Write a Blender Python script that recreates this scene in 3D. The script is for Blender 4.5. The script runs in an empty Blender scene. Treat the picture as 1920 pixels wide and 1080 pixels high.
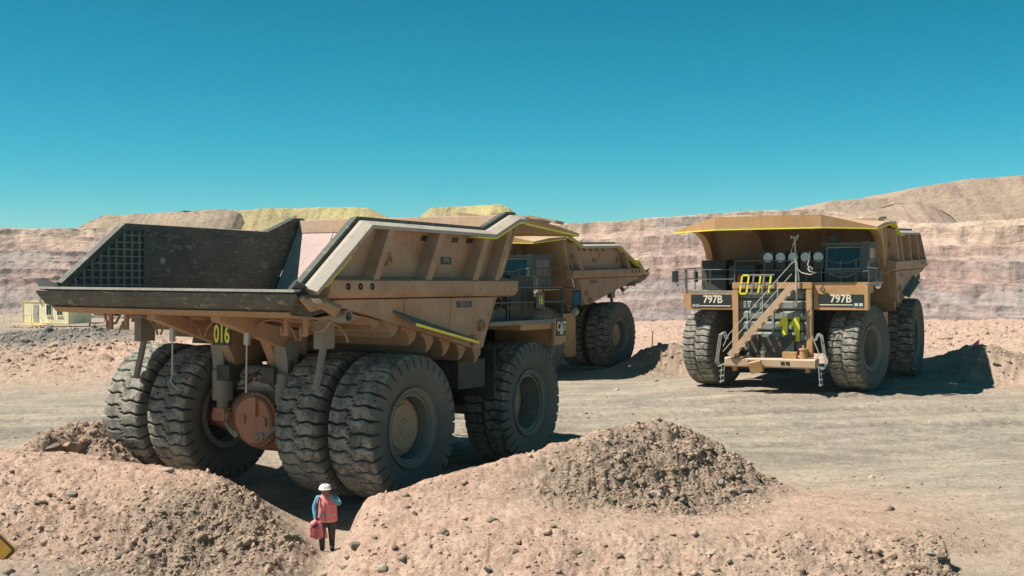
import bpy, math, random
import numpy as np
from mathutils import Vector, Matrix
random.seed(7); np.random.seed(7)
PI = math.pi
S = bpy.context.scene
COL = S.collection

# ------------------------------------------------------------------ camera
FPX, PITCH, CAMH, ROLL = 2276.69, -0.0196, 5.8074, 0.0042
cd = bpy.data.cameras.new('camera'); cam = bpy.data.objects.new('camera', cd); COL.objects.link(cam)
cd.sensor_width = 36.0; cd.lens = 36.0 * FPX / 1920.0; cd.clip_start = 0.1; cd.clip_end = 12000
cam.matrix_world = Matrix.Translation((0, 0, CAMH)) @ Matrix.Rotation(PI/2 + PITCH, 4, 'X') @ Matrix.Rotation(-ROLL, 4, 'Z')
S.camera = cam
S.render.resolution_x = 1024; S.render.resolution_y = 576
# ------------------------------------------------------------------ sun + sky
SUN_EL = math.radians(57.0)
sh = Vector((-0.985, -0.17, 0)).normalized()
SUN = Vector((sh.x*math.cos(SUN_EL), sh.y*math.cos(SUN_EL), math.sin(SUN_EL)))
wd = bpy.data.worlds.new('World'); S.world = wd; wd.use_nodes = True
wn = wd.node_tree; wn.nodes.clear()
sky = wn.nodes.new('ShaderNodeTexSky'); sky.sky_type = 'NISHITA'; sky.sun_disc = False
sky.sun_elevation = SUN_EL; sky.sun_rotation = math.atan2(SUN.x, SUN.y)
sky.altitude = 3000; sky.air_density = 1.0; sky.dust_density = 0.35; sky.ozone_density = 1.6
sep = wn.nodes.new('ShaderNodeSeparateColor'); cmb = wn.nodes.new('ShaderNodeCombineColor'); wn.links.new(sky.outputs[0], sep.inputs[0])
SKYK = 0.095; SKR, SKG, SKB = 0.42, 0.98, 0.80; PR, PG, PB = 3.2, 1.12, 1.34; GRR, GG, GB = 24.0, 0.88, 1.22
def wmath(op, a, bv):
    n = wn.nodes.new('ShaderNodeMath'); n.operation = op
    for i_, val in enumerate((a, bv)):
        if isinstance(val, (int, float)): n.inputs[i_].default_value = val
        else: wn.links.new(val, n.inputs[i_])
    return n.outputs[0]
# the clear high-desert sky: a deeper blue-green than the raw model, same gradient
chan = [wmath('MULTIPLY', wmath('POWER', wmath('MULTIPLY', sep.outputs[i_], k_), p_), g_) for i_, (k_, p_, g_) in enumerate(((SKYK*SKR, PR, GRR), (SKYK*SKG, PG, GG), (SKYK*SKB, PB, GB)))]
chan[0] = wmath('MINIMUM', chan[0], wmath('MULTIPLY', chan[1], 0.8))
for i_ in range(3): wn.links.new(wmath('DIVIDE', chan[i_], SKYK), cmb.inputs[i_])
bg = wn.nodes.new('ShaderNodeBackground'); bg.inputs[1].default_value = 0.080
wo = wn.nodes.new('ShaderNodeOutputWorld')
wn.links.new(cmb.outputs[0], bg.inputs[0]); wn.links.new(bg.outputs[0], wo.inputs[0])
sl = bpy.data.lights.new('sun', 'SUN'); sl.energy = 5.0; sl.angle = math.radians(0.53); sl.color = (1.0, 0.93, 0.84)
so = bpy.data.objects.new('sun', sl); COL.objects.link(so); so.location = (-60, -20, 90)
so.rotation_euler = (-SUN).to_track_quat('-Z', 'Y').to_euler()
S.view_settings.view_transform = 'Standard'; S.view_settings.look = 'None'
S.view_settings.exposure = 0.58; S.view_settings.gamma = 1.0; S.view_settings.use_curve_mapping = False

# ------------------------------------------------------------------ helpers: pixels of the survey -> metres
def ray(u, v):
    rt = (u-960)/FPX; up = (540-v)/FPX; cr, sr = math.cos(ROLL), math.sin(ROLL)
    rt, up = rt*cr+up*sr, -rt*sr+up*cr
    c, s = math.cos(PITCH), math.sin(PITCH)
    return np.array([rt, c-up*s, s+up*c])
def atY(u, v, Y):
    d = ray(u, v); return d/d[1]*Y + np.array([0, 0, CAMH])

# ------------------------------------------------------------------ helpers: objects and meshes
def tag(o, label=None, cat=None, group=None, kind=None):
    if label: o['label'] = label
    if cat: o['category'] = cat
    if group: o['group'] = group
    if kind: o['kind'] = kind
    return o
def empty(name, loc, rot=(0, 0, 0)):
    o = bpy.data.objects.new(name, None); COL.objects.link(o); o.location = loc; o.rotation_euler = rot
    o.empty_display_size = 0.3
    return o
class MB:
    def __init__(s): s.v = []; s.f = []; s.smooth = False
    def add(s, vs, fs):
        n = len(s.v); s.v += [tuple(map(float, p)) for p in vs]; s.f += [tuple(i+n for i in q) for q in fs]; return s
    def box(s, a, b):
        (x0, y0, z0), (x1, y1, z1) = a, b
        x0, x1 = sorted((x0, x1)); y0, y1 = sorted((y0, y1)); z0, z1 = sorted((z0, z1))
        return s.hexa([(x0,y0,z0),(x1,y0,z0),(x1,y1,z0),(x0,y1,z0),(x0,y0,z1),(x1,y0,z1),(x1,y1,z1),(x0,y1,z1)])
    def hexa(s, p):
        return s.add(p, [(3,2,1,0),(4,5,6,7),(0,1,5,4),(1,2,6,5),(2,3,7,6),(3,0,4,7)])
    def prism_y(s, poly, y0, y1):          # polygon in (x,z) extruded along y
        n = len(poly); a = sum(poly[i][0]*poly[(i+1)%n][1]-poly[(i+1)%n][0]*poly[i][1] for i in range(n))
        if a < 0: poly = poly[::-1]
        y0, y1 = sorted((y0, y1))
        vs = [(x, y0, z) for x, z in poly]+[(x, y1, z) for x, z in poly]
        fs = [tuple(range(n)), tuple(range(2*n-1, n-1, -1))]+[(i, i+n, (i+1)%n+n, (i+1)%n) for i in range(n)]
        return s.add(vs, fs)
    def prism_x(s, poly, x0, x1):          # polygon in (y,z) extruded along x
        n = len(poly); a = sum(poly[i][0]*poly[(i+1)%n][1]-poly[(i+1)%n][0]*poly[i][1] for i in range(n))
        if a < 0: poly = poly[::-1]
        x0, x1 = sorted((x0, x1))
        vs = [(x1, y, z) for y, z in poly]+[(x0, y, z) for y, z in poly]
        fs = [tuple(range(n)), tuple(range(2*n-1, n-1, -1))]+[(i, i+n, (i+1)%n+n, (i+1)%n) for i in range(n)]
        return s.add(vs, fs)
    def prism_z(s, poly, z0, z1):
        n = len(poly); a = sum(poly[i][0]*poly[(i+1)%n][1]-poly[(i+1)%n][0]*poly[i][1] for i in range(n))
        if a < 0: poly = poly[::-1]
        vs = [(x, y, z1) for x, y in poly]+[(x, y, z0) for x, y in poly]
        fs = [tuple(range(n)), tuple(range(2*n-1, n-1, -1))]+[(i, i+n, (i+1)%n+n, (i+1)%n) for i in range(n)]
        return s.add(vs, fs)
    def tube(s, pts, r, n=6, cap=True):
        pts = [Vector(p) for p in pts]; rs = r if isinstance(r, (list, tuple)) else [r]*len(pts)
        up = Vector((0.13, 0.21, 0.97)); base = len(s.v); rings = []
        for i, p in enumerate(pts):
            d = (pts[min(i+1, len(pts)-1)]-pts[max(i-1, 0)]).normalized()
            a = d.cross(up)
            if a.length < 0.05: a = d.cross(Vector((1, 0, 0)))
            a.normalize(); b = d.cross(a)
            rings.append([p+(a*math.cos(2*PI*k/n)+b*math.sin(2*PI*k/n))*rs[i] for k in range(n)])
        vs = [tuple(q) for rg in rings for q in rg]; fs = []
        for i in range(len(pts)-1):
            for k in range(n):
                fs.append((i*n+k, i*n+(k+1)%n, (i+1)*n+(k+1)%n, (i+1)*n+k))
        if cap: fs += [tuple(range(n-1, -1, -1)), tuple(range((len(pts)-1)*n, len(pts)*n))]
        return s.add(vs, fs)
    def bar(s, p, q, w, h):                 # rectangular bar from p to q
        p, q = Vector(p), Vector(q); d = (q-p).normalized(); a = d.cross(Vector((0, 0, 1)))
        if a.length < 0.05: a = Vector((0, 1, 0))
        a.normalize(); b = a.cross(d); a *= w/2; b *= h/2
        return s.hexa([p-a-b, q-a-b, q+a-b, p+a-b, p-a+b, q-a+b, q+a+b, p+a+b])
    def lathe(s, prof, n=32, axis='y', c=(0, 0, 0), close=False):   # prof: (along axis, radius)
        vs = []; m = len(prof)
        for k in range(n):
            t = 2*PI*k/n
            for a, r in prof:
                if axis == 'y': vs.append((c[0]+r*math.cos(t), c[1]+a, c[2]+r*math.sin(t)))
                elif axis == 'x': vs.append((c[0]+a, c[1]+r*math.cos(t), c[2]+r*math.sin(t)))
                else: vs.append((c[0]+r*math.cos(t), c[1]+r*math.sin(t), c[2]+a))
        fs = []
        for k in range(n):
            k2 = (k+1) % n
            for i in range(m-1 if not close else m):
                j = (i+1) % m
                fs.append((k*m+i, k*m+j, k2*m+j, k2*m+i))
        return s.add(vs, fs)
    def mesh(s, name, smooth=None):
        me = bpy.data.meshes.new(name); me.from_pydata(s.v, [], s.f); me.validate(); me.update()
        if s.smooth if smooth is None else smooth:
            me.polygons.foreach_set('use_smooth', [True]*len(me.polygons))
        return me
CACHE = {}
def part(name, key, build, mat, parent=None, loc=(0, 0, 0), rot=(0, 0, 0), smooth=False, scale=(1, 1, 1)):
    k = (key, mat.name)
    if k not in CACHE:
        r = build() if callable(build) else build
        me = r if isinstance(r, bpy.types.Mesh) else r.mesh(name, smooth)
        if not isinstance(r, bpy.types.Mesh): fix_normals(me)
        me.materials.append(mat); CACHE[k] = me
    o = bpy.data.objects.new(name, CACHE[k]); COL.objects.link(o); o.parent = parent
    o.location = loc; o.rotation_euler = rot; o.scale = scale
    return o
import bmesh
def fix_normals(me):
    bm = bmesh.new(); bm.from_mesh(me); bmesh.ops.recalc_face_normals(bm, faces=bm.faces); bm.to_mesh(me); bm.free()
def text_mesh(txt, size, sx=1.0, ext=0.006, bold=0.0):
    c = bpy.data.curves.new('lettering', 'FONT'); c.body = txt; c.size = size; c.align_x = 'CENTER'; c.align_y = 'CENTER'
    c.extrude = ext; c.offset = bold; c.resolution_u = 4
    o = bpy.data.objects.new('tmp', c); COL.objects.link(o)
    dg = bpy.context.evaluated_depsgraph_get(); dg.update()
    me = bpy.data.meshes.new_from_object(o.evaluated_get(dg)); bpy.data.objects.remove(o); bpy.data.curves.remove(c)
    me.materials.clear(); me.transform(Matrix.Diagonal((sx, 1, 1, 1)))
    return me

# ------------------------------------------------------------------ materials
MATS = {}
def nodes(name):
    m = bpy.data.materials.new(name); m.use_nodes = True; MATS[name] = m
    nt = m.node_tree; b = nt.nodes['Principled BSDF']; return m, nt, b
def N(nt, t, **kw):
    n = nt.nodes.new(t)
    for k, v in kw.items():
        if k.startswith('i_'): n.inputs[k[2:]].default_value = v
        else: setattr(n, k, v)
    return n
def ramp(nt, src, stops):
    r = nt.nodes.new('ShaderNodeValToRGB'); e = r.color_ramp.elements
    while len(e) < len(stops): e.new(0.5)
    for i, (p, c) in enumerate(stops):
        e[i].position = p; e[i].color = (*c, 1) if len(c) == 3 else c
    nt.links.new(src, r.inputs[0]); return r
def mix(nt, fac, a, b, mode='MIX'):
    n = nt.nodes.new('ShaderNodeMix'); n.data_type = 'RGBA'; n.blend_type = mode
    for sock, val in ((n.inputs[0], fac), (n.inputs[6], a), (n.inputs[7], b)):
        if hasattr(val, 'is_output') or isinstance(val, bpy.types.NodeSocket): nt.links.new(val, sock)
        elif isinstance(val, (int, float)): sock.default_value = val
        else: sock.default_value = (*val, 1) if len(val) == 3 else val
    return n.outputs[2]
def coords(nt, scale=(1, 1, 1), kind='Object'):
    tc = nt.nodes.new('ShaderNodeTexCoord'); mp = nt.nodes.new('ShaderNodeMapping'); mp.inputs['Scale'].default_value = scale
    nt.links.new(tc.outputs[kind], mp.inputs[0]); return mp.outputs[0]
def noise(nt, co, sc, det=5, rough=0.6, dist=0.0):
    n = N(nt, 'ShaderNodeTexNoise'); n.inputs['Scale'].default_value = sc; n.inputs['Detail'].default_value = det
    n.inputs['Roughness'].default_value = rough; n.inputs['Distortion'].default_value = dist
    nt.links.new(co, n.inputs['Vector']); return n.outputs['Fac']
def bump(nt, b, h, strength=0.3, dist=0.02):
    n = nt.nodes.new('ShaderNodeBump'); n.inputs['Strength'].default_value = strength; n.inputs['Distance'].default_value = dist
    nt.links.new(h, n.inputs['Height']); nt.links.new(n.outputs[0], b.inputs['Normal'])
def painted(name, col, dust=(0.34, 0.24, 0.17), amount=0.45, worn=None, rough=0.62, scale=0.9, metal=0.0, spec=0.3, settle=0.55):
    """machine paint under mine dust: tone changes, settled dust on ledges, run-off streaks, chips, oil marks, dents"""
    m, nt, b = nodes(name); co = coords(nt)
    def mth(op, x, y):
        q = N(nt, 'ShaderNodeMath', operation=op); q.use_clamp = op in ('ADD',)
        for i_, val in enumerate((x, y)):
            if isinstance(val, bpy.types.NodeSocket): nt.links.new(val, q.inputs[i_])
            else: q.inputs[i_].default_value = val
        return q.outputs[0]
    n2 = noise(nt, co, 0.55, 5, 0.6, 0.5)
    c = ramp(nt, n2, [(0.30, tuple(x*0.80 for x in col)), (0.52, col), (0.72, tuple(min(1, x*1.12) for x in col))]).outputs[0]
    n1 = noise(nt, co, scale, 8, 0.68, 0.3); d1 = mth('MULTIPLY', ramp(nt, n1, [(0.42, (0, 0, 0)), (0.62, (1, 1, 1))]).outputs[0], amount)
    geo = N(nt, 'ShaderNodeNewGeometry'); sx = N(nt, 'ShaderNodeSeparateXYZ'); nt.links.new(geo.outputs['Normal'], sx.inputs[0])
    up = mth('MULTIPLY', ramp(nt, sx.outputs['Z'], [(0.25, (0, 0, 0)), (0.8, (1, 1, 1))]).outputs[0], settle)
    c = mix(nt, mth('ADD', d1, up), c, dust)
    cs = coords(nt, (3.0, 3.0, 0.22)); n5 = noise(nt, cs, 1.6, 6, 0.7)
    st = mth('MULTIPLY', ramp(nt, n5, [(0.56, (0, 0, 0)), (0.66, (1, 1, 1))]).outputs[0], 0.28)
    c = mix(nt, st, c, tuple(x*0.42 for x in col))
    n3 = noise(nt, co, 7.0, 6, 0.78); ch = mth('MULTIPLY', ramp(nt, n3, [(0.60, (0, 0, 0)), (0.64, (1, 1, 1))]).outputs[0], 0.6)
    c = mix(nt, ch, c, worn or (0.10, 0.075, 0.055))
    n4 = noise(nt, co, 1.9, 4, 0.6); oi = mth('MULTIPLY', ramp(nt, n4, [(0.64, (0, 0, 0)), (0.74, (1, 1, 1))]).outputs[0], 0.45)
    c = mix(nt, oi, c, tuple(x*0.30 for x in col))
    nt.links.new(c, b.inputs['Base Color']); b.inputs['Metallic'].default_value = metal
    nt.links.new(ramp(nt, n1, [(0.35, (max(.2, rough-.15),)*3), (0.65, (min(1, rough+.25),)*3)]).outputs[0], b.inputs['Roughness'])
    b.inputs['Specular IOR Level'].default_value = spec
    bump(nt, b, mth('ADD', mth('MULTIPLY', n3, 0.25), mth('MULTIPLY', n2, 1.0)), 0.35, 0.06)
    return m
def plain(name, col, rough=0.6, metal=0.0, var=0.25, scale=6.0):
    m, nt, b = nodes(name); co = coords(nt); n1 = noise(nt, co, scale, 5, 0.65)
    r = ramp(nt, n1, [(0.3, tuple(c*(1-var) for c in col)), (0.7, tuple(min(1, c*(1+var)) for c in col))])
    nt.links.new(r.outputs[0], b.inputs['Base Color']); b.inputs['Roughness'].default_value = rough; b.inputs['Metallic'].default_value = metal
    return m
M_body = painted('dusty_tan_paint', (0.40, 0.248, 0.145), (0.44, 0.33, 0.245), 0.75)
M_rim = painted('rim_steel', (0.20, 0.20, 0.175), (0.28, 0.25, 0.2), 0.5)
M_yel = painted('machine_yellow_paint', (0.52, 0.29, 0.12), (0.48, 0.34, 0.23), 0.45)
M_under = painted('mud_caked_paint', (0.36, 0.215, 0.11), (0.32, 0.25, 0.175), 0.8, scale=1.6)
M_bare = painted('worn_bare_steel', (0.36, 0.36, 0.32), (0.42, 0.36, 0.30), 0.5, rough=0.5)
M_pale = painted('pale_worn_rail', (0.36, 0.35, 0.31), (0.42, 0.36, 0.29), 0.6, rough=0.6)
M_dark = painted('dark_machinery', (0.035, 0.05, 0.048), (0.16, 0.13, 0.10), 0.5, worn=(0.08, 0.08, 0.07))
M_green = painted('grey_green_paint', (0.075, 0.105, 0.10), (0.2, 0.18, 0.15), 0.4)
M_grille = painted('grille_grey', (0.22, 0.265, 0.245), (0.32, 0.29, 0.25), 0.4)
M_bump = painted('pale_tan_paint', (0.55, 0.37, 0.23), (0.54, 0.41, 0.30), 0.5)  # lighter tan than the machine yellow, for bumper and stair
M_liners = M_grille
M_frame = painted('chassis_grey', (0.22, 0.225, 0.20), (0.31, 0.26, 0.2), 0.6, scale=1.8)
M_orange = painted('axle_orange', (0.48, 0.205, 0.11), (0.38, 0.28, 0.2), 0.5, scale=2.0)
M_hub = painted('hub_tan', (0.40, 0.27, 0.16), (0.36, 0.28, 0.2), 0.5)
M_pink = painted('polished_pink_steel', (0.47, 0.33, 0.31), (0.50, 0.38, 0.33), 0.6, rough=0.5)
M_rub = plain('black_cable', (0.03, 0.03, 0.03), 0.7)
M_yt = plain('reflective_yellow_tape', (0.78, 0.74, 0.05), 0.45, var=0.12)
M_tapew = plain('pale_lettering', (0.72, 0.66, 0.52), 0.5, var=0.15)
M_black = plain('black_plate', (0.025, 0.032, 0.03), 0.5, var=0.2)
M_red = plain('red_paint', (0.45, 0.06, 0.05), 0.5, var=0.2)
M_hole = plain('hole_shade', (0.006, 0.006, 0.006), 0.9, var=0.1)
M_rail = plain('galvanised_tube', (0.46, 0.46, 0.42), 0.45, metal=0.2, var=0.2)
M_drail = plain('dark_green_tube', (0.09, 0.115, 0.11), 0.5, var=0.2)
M_disc = plain('white_filter_cover', (0.55, 0.66, 0.66), 0.5, var=0.15)
M_blue = plain('blue_mark_mirror_sky', (0.06, 0.25, 0.36), 0.4)
m, nt, b = nodes('window_glass'); b.inputs['Base Color'].default_value = (0.02, 0.035, 0.04, 1); b.inputs['Roughness'].default_value = 0.12
co = coords(nt); nt.links.new(ramp(nt, noise(nt, co, 2.0, 5), [(0.3, (0.05,)*3), (0.8, (0.4,)*3)]).outputs[0], b.inputs['Roughness']); M_glass = m
# dark interior steel, scratched
m, nt, b = nodes('scratched_dark_steel'); co = coords(nt)
n1 = noise(nt, co, 1.3, 6, 0.7); base = ramp(nt, n1, [(0.3, (0.040, 0.050, 0.042)), (0.7, (0.105, 0.105, 0.078))]).outputs[0]
cs = coords(nt, (1.0, 1.0, 2.6)); cs.node.inputs['Rotation'].default_value = (0.3, 0.8, 0.2)
n2 = noise(nt, cs, 2.2, 9, 0.82, 1.5); f2 = ramp(nt, n2, [(0.555, (0, 0, 0)), (0.60, (1, 1, 1))]).outputs[0]
c = mix(nt, f2, base, (0.27, 0.26, 0.20)); nt.links.new(c, b.inputs['Base Color']); b.inputs['Roughness'].default_value = 0.62
bump(nt, b, n2, 0.2, 0.02); M_steel = m
# tyre rubber with dust on the tread, shade painted into its grooves
def tyre_mat():
    m, nt, b = nodes('dusty_tyre_rubber'); co = coords(nt)
    n1 = noise(nt, co, 2.2, 7, 0.75, 0.4); r1 = ramp(nt, n1, [(0.42, (0, 0, 0)), (0.58, (1, 1, 1))])
    n2 = noise(nt, co, 0.7, 4, 0.6); rr = ramp(nt, n2, [(0.3, (0.105, 0.108, 0.094)), (0.7, (0.165, 0.158, 0.136))]).outputs[0]
    at = N(nt, 'ShaderNodeAttribute', attribute_name='tread')
    mu = N(nt, 'ShaderNodeMath', operation='MULTIPLY'); nt.links.new(at.outputs['Fac'], mu.inputs[0]); nt.links.new(r1.outputs[0], mu.inputs[1])
    c = mix(nt, mu.outputs[0], rr, (0.35, 0.315, 0.255))
    n3 = noise(nt, co, 7.0, 6, 0.8); f3 = ramp(nt, n3, [(0.55, (0, 0, 0)), (0.63, (1, 1, 1))])
    mu3 = N(nt, 'ShaderNodeMath', operation='MULTIPLY'); nt.links.new(at.outputs['Fac'], mu3.inputs[0]); nt.links.new(f3.outputs[0], mu3.inputs[1])
    c = mix(nt, mu3.outputs[0], c, (0.025, 0.027, 0.024))
    ag = N(nt, 'ShaderNodeAttribute', attribute_name='groove_shade'); mg = N(nt, 'ShaderNodeMath', operation='MULTIPLY'); nt.links.new(ag.outputs['Fac'], mg.inputs[0]); mg.inputs[1].default_value = .85
    c = mix(nt, mg.outputs[0], c, (0.028, 0.032, 0.029))
    nt.links.new(c, b.inputs['Base Color']); b.inputs['Roughness'].default_value = 0.85; b.inputs['Specular IOR Level'].default_value = 0.25
    bump(nt, b, n3, 0.35, 0.015); return m
M_tyre = tyre_mat()
M_skin = plain('skin', (0.36, 0.19, 0.12), 0.6, var=0.1); M_trous = plain('dark_trousers', (0.06, 0.065, 0.052), 0.9)
M_slv = plain('blue_sleeve', (0.10, 0.33, 0.42), 0.85, var=0.15, scale=12); M_vest = plain('coral_pink_vest', (0.82, 0.24, 0.25), 0.8, var=0.28, scale=12)
M_helm = plain('pale_helmet', (0.70, 0.72, 0.68), 0.4, var=0.06); M_bag = plain('dark_strap', (0.02, 0.02, 0.022), 0.8)
M_tapeg = plain('grey_reflective_band', (0.42, 0.40, 0.38), 0.5)

# ------------------------------------------------------------------ numpy noise
def _h(ix, iy, seed):
    n = (ix.astype(np.int64)*374761393 + iy.astype(np.int64)*668265263 + seed*1274126177) & 0xffffffff
    n = ((n ^ (n >> 13))*1274126177) & 0xffffffff
    return ((n ^ (n >> 16)) & 0xffff)/65535.0
def vnoise(x, y, seed=0):
    xi, yi = np.floor(x), np.floor(y); fx, fy = x-xi, y-yi
    fx = fx*fx*fx*(fx*(fx*6-15)+10); fy = fy*fy*fy*(fy*(fy*6-15)+10)
    a = _h(xi, yi, seed); b_ = _h(xi+1, yi, seed); c_ = _h(xi, yi+1, seed); d = _h(xi+1, yi+1, seed)
    return (a*(1-fx)+b_*fx)*(1-fy)+(c_*(1-fx)+d*fx)*fy
def fbm(x, y, oct=4, seed=0, gain=0.5):
    s = 0; a = 1; t = 0
    for i in range(oct):
        s = s+a*vnoise(x*2**i+17.3*i, y*2**i-9.1*i, seed+i); t += a; a *= gain
    return s/t-0.5
def billow(x, y, seed=0): return 1-np.abs(2*vnoise(x, y, seed)-1)

# ------------------------------------------------------------------ the ground: surveyed control points
# (u, v, Y, roughness, pink, brown, grey)
CP = []
def cp(u, v, Y, r=0.15, pk=0, br=0, gr=0): p = atY(u, v, Y); CP.append((p[0], p[1], p[2], r, pk, br, gr))
def wp(x, y, z, r=0.1, pk=0, br=0, gr=0): CP.append((x, y, z, r, pk, br, gr))
TR = {'A': (-6.4508, 32.8413, -.1696, 1.0341, .0162, .0023), 'B': (2.2467, 71.0193, -.1179, -2.1338, .009, .006), 'C': (15.5753, 60.9572, .3123, -2.0493, .0136, .0052)}
def trmat(k):
    x, y, z, a, p, r = TR[k]
    return Matrix.Translation((x, y, z)) @ Matrix.Rotation(a, 4, 'Z') @ Matrix.Rotation(p, 4, 'Y') @ Matrix.Rotation(r, 4, 'X')
for k in TR:
    m4 = trmat(k)
    for px in (-2.0, 0, 3.5, 7.1, 9.5):
        for py in (-4.2, 0, 4.2):
            if k == 'A' and px < -1 and abs(py) > 3: continue
            w = m4 @ Vector((px, py, -0.02)); wp(w.x, w.y, w.z, 0.04, 0.2, 0, 0)
# flat haul ground
for x, y, z in ((-30,45,-.2),(-45,45,-.2),(-22,56,-.3),(-12,52,-.25),(-35,60,-.2),(3,48,-.2),(9,46,-.1),(15,46,0.05),(22,46,.1),(8,38,-.2),(14,38,-.1),(20,38,0),(12,33,-.1),(17,32,-.05),(24,34,0),(35,45,.1),(40,60,.3),(0,58,-.1),(9,60,.1),(6,54,-.05),(-2,47,-.25),(5,40,-.2),(4,35.5,-.2),(28,55,.2),(45,80,.3),(-60,60,-.2),(-20,38,-.2),(-28,36,-.2),(-15,44,-.2)):
    wp(x, y, z, 0.05)
for x, y, z in ((12,27.5,-.1),(16,27,-.15),(21,27,-.1),(11.5,25,-.15),(14,23,-.25),(19,23,-.2),(30,25,-.1),(12,20,-.4),(20,18,-.5)): wp(x, y, z, 0.06, 0.25)
# gully with the path of the person
for x, y, z in ((-4.3,28.2,-.90),(-4.1,27,-1.0),(-3.7,26,-1.15),(-5.0,29.3,-.62),(-5.6,30.3,-.40),(-3.6,29.6,-.5),(-4.6,24.5,-1.35),(-4.6,22,-1.6)): wp(x, y, z, 0.12, 0.45)
# left bank
for u, v, Y, r, pk, br in ((-200,820,31,.5,.9,0),(0,840,31,.35,.9,0),(120,852,31,.3,.9,0),(200,862,31,.3,.9,0),(300,874,31,.3,.9,0),(390,886,30.6,.4,.9,.1),
                      (-100,870,29.6,.5,.9,0),(0,874,29.6,.5,.9,0),(130,884,29.6,.4,.9,0),(260,893,29.6,.4,.9,0),(380,902,29.4,.6,.7,.4),(430,905,29.3,.9,.3,.8),
                      (-100,960,27.8,.6,.9,.1),(60,960,27.8,.6,.9,.1),(180,965,27.8,.6,.9,.1),(280,968,27.8,.7,.6,.4),(370,960,27.9,1.,.1,1),(440,955,28.2,1.,.1,1),(480,975,28.0,1.,.1,1),(530,1000,28.0,.9,.2,.8),(570,1018,27.6,.7,.4,.5),
                      (-100,1050,26.2,.5,.7,.1),(60,1050,26.2,.5,.7,.1),(200,1052,26.2,.6,.7,.3),(330,1050,26.4,.9,.3,.8),(430,1045,26.6,1.,.1,.9),(520,1050,26.6,.8,.3,.6),
                      (-60,1056,24.6,.3,.4,0),(30,1056,24.6,.3,.4,0),(110,1064,24.6,.3,.4,0),(-60,1120,23.4,.3,.4,0),(60,1120,23.4,.3,.4,0),(300,1090,24.8,.6,.4,.5),(480,1085,25.4,.5,.5,.3)):
    cp(u, v, Y, r, pk, br)
for x, y in ((-14,32.3),(-12,32.2),(-10.4,32.0),(-8.7,31.8),(-16,32.5),(-7.6,31.2)): wp(x, y, -.12, .1, .5)
# dirt pushed against the left tyre, and the rough patch left of it
for u, v, Y, r in ((60,820,33.2,.8),(140,800,34.5,1.),(190,795,35,1.),(190,830,33,.9),(100,838,32.3,.6)): cp(u, v, Y, r, .6, .5)
# right bank: crest, shoulder, ledge, face
for u, v, Y, r, pk, br in ((672,952,26.6,.3,1,0),(720,925,27.0,.35,1,0),(800,898,27.5,.4,1,.1),(860,879,28.0,.35,1,.1),(950,857,28.8,.35,1,.1),(1040,832,29.6,.4,.9,.1),(1130,806,30.4,.5,.8,.2),(1200,796,31,.6,.7,.3),(1260,793,31.2,.7,.6,.4),(1300,802,31.2,.7,.5,.5),(1345,828,31.2,.8,.3,.8),(1400,868,31.0,.8,.3,.8),(1440,892,30.8,.7,.5,.5),(1490,915,30.5,.2,.9,0),
                      (740,955,26.0,.4,1,.1),(850,925,26.6,.4,.9,.2),(960,905,27.2,.3,.9,.1),(1040,890,27.8,.6,.5,.6),(1130,870,28.6,.9,.1,1),(1230,860,29.2,1.,.1,1),(1320,880,29.4,1.,.1,1),(1390,905,29.4,1.,.2,.9),
                      (1050,925,27.0,.8,.3,.8),(1130,935,27.2,1,.1,1),(1220,945,27.4,1,.1,1),(1310,955,27.6,.9,.3,.8),(1400,945,28.2,.5,.6,.3),(1480,935,29,.2,.9,0),(1600,945,28.6,.1,.85,0),(1720,960,28.2,.1,.7,0),(1850,965,28.4,.1,.4,0),
                      (660,990,25.6,.4,1,0),(760,975,25.4,.3,1,0),(900,962,25.6,.3,1,0),(1050,960,25.8,.25,.95,0),(1200,967,26.0,.2,.95,0),(1350,972,26.2,.2,.95,0),(1500,970,26.6,.15,.95,0),(1640,985,26.4,.15,.95,0),(1740,998,26.0,.3,.6,.1),
                      (640,1035,24.9,.5,.9,.1),(760,1010,24.6,.4,1,0),(900,998,24.6,.4,.9,0),(1050,992,24.8,.4,.9,0),(1200,995,25,.4,.8,0),(1350,1000,25.2,.4,.8,.1),(1500,1003,25.3,.5,.8,.1),(1640,1008,25.2,.5,.8,.1),(1740,1014,25.0,.7,.6,.4),(1772,1010,24.9,.9,.3,.8),(1830,1022,24.8,.9,.3,.8),
                      (640,1085,24.0,.5,.9,.1),(760,1070,23.6,.5,1,0),(900,1060,23.6,.5,.9,0),(1100,1055,23.8,.5,.9,.1),(1300,1058,23.9,.5,.8,.1),(1500,1062,23.9,.6,.7,.2),(1660,1065,23.8,.7,.6,.4),(1770,1062,23.7,1.,.2,.9),(1840,1070,23.7,1.,.2,.9),
                      (760,1160,22.2,.4,.9,0),(1000,1150,22.2,.4,.9,0),(1300,1150,22.4,.4,.8,0),(1600,1150,22.3,.5,.7,.2)):
    cp(u, v, Y, r, pk, br)
for x, y in ((-3.0,28.6),(-1.8,29.6),(-.4,30.8),(1.0,32),(2.6,33),(4.2,33.4),(5.6,32.8),(6.8,32)): wp(x, y, -.2, .1, .5)
for x, y in ((10.6,25.2),(10.6,24.4),(10.6,23.4),(11.2,26.2),(11.5,24.6)): wp(x, y, -.25, .15, .4, .1)
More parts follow.
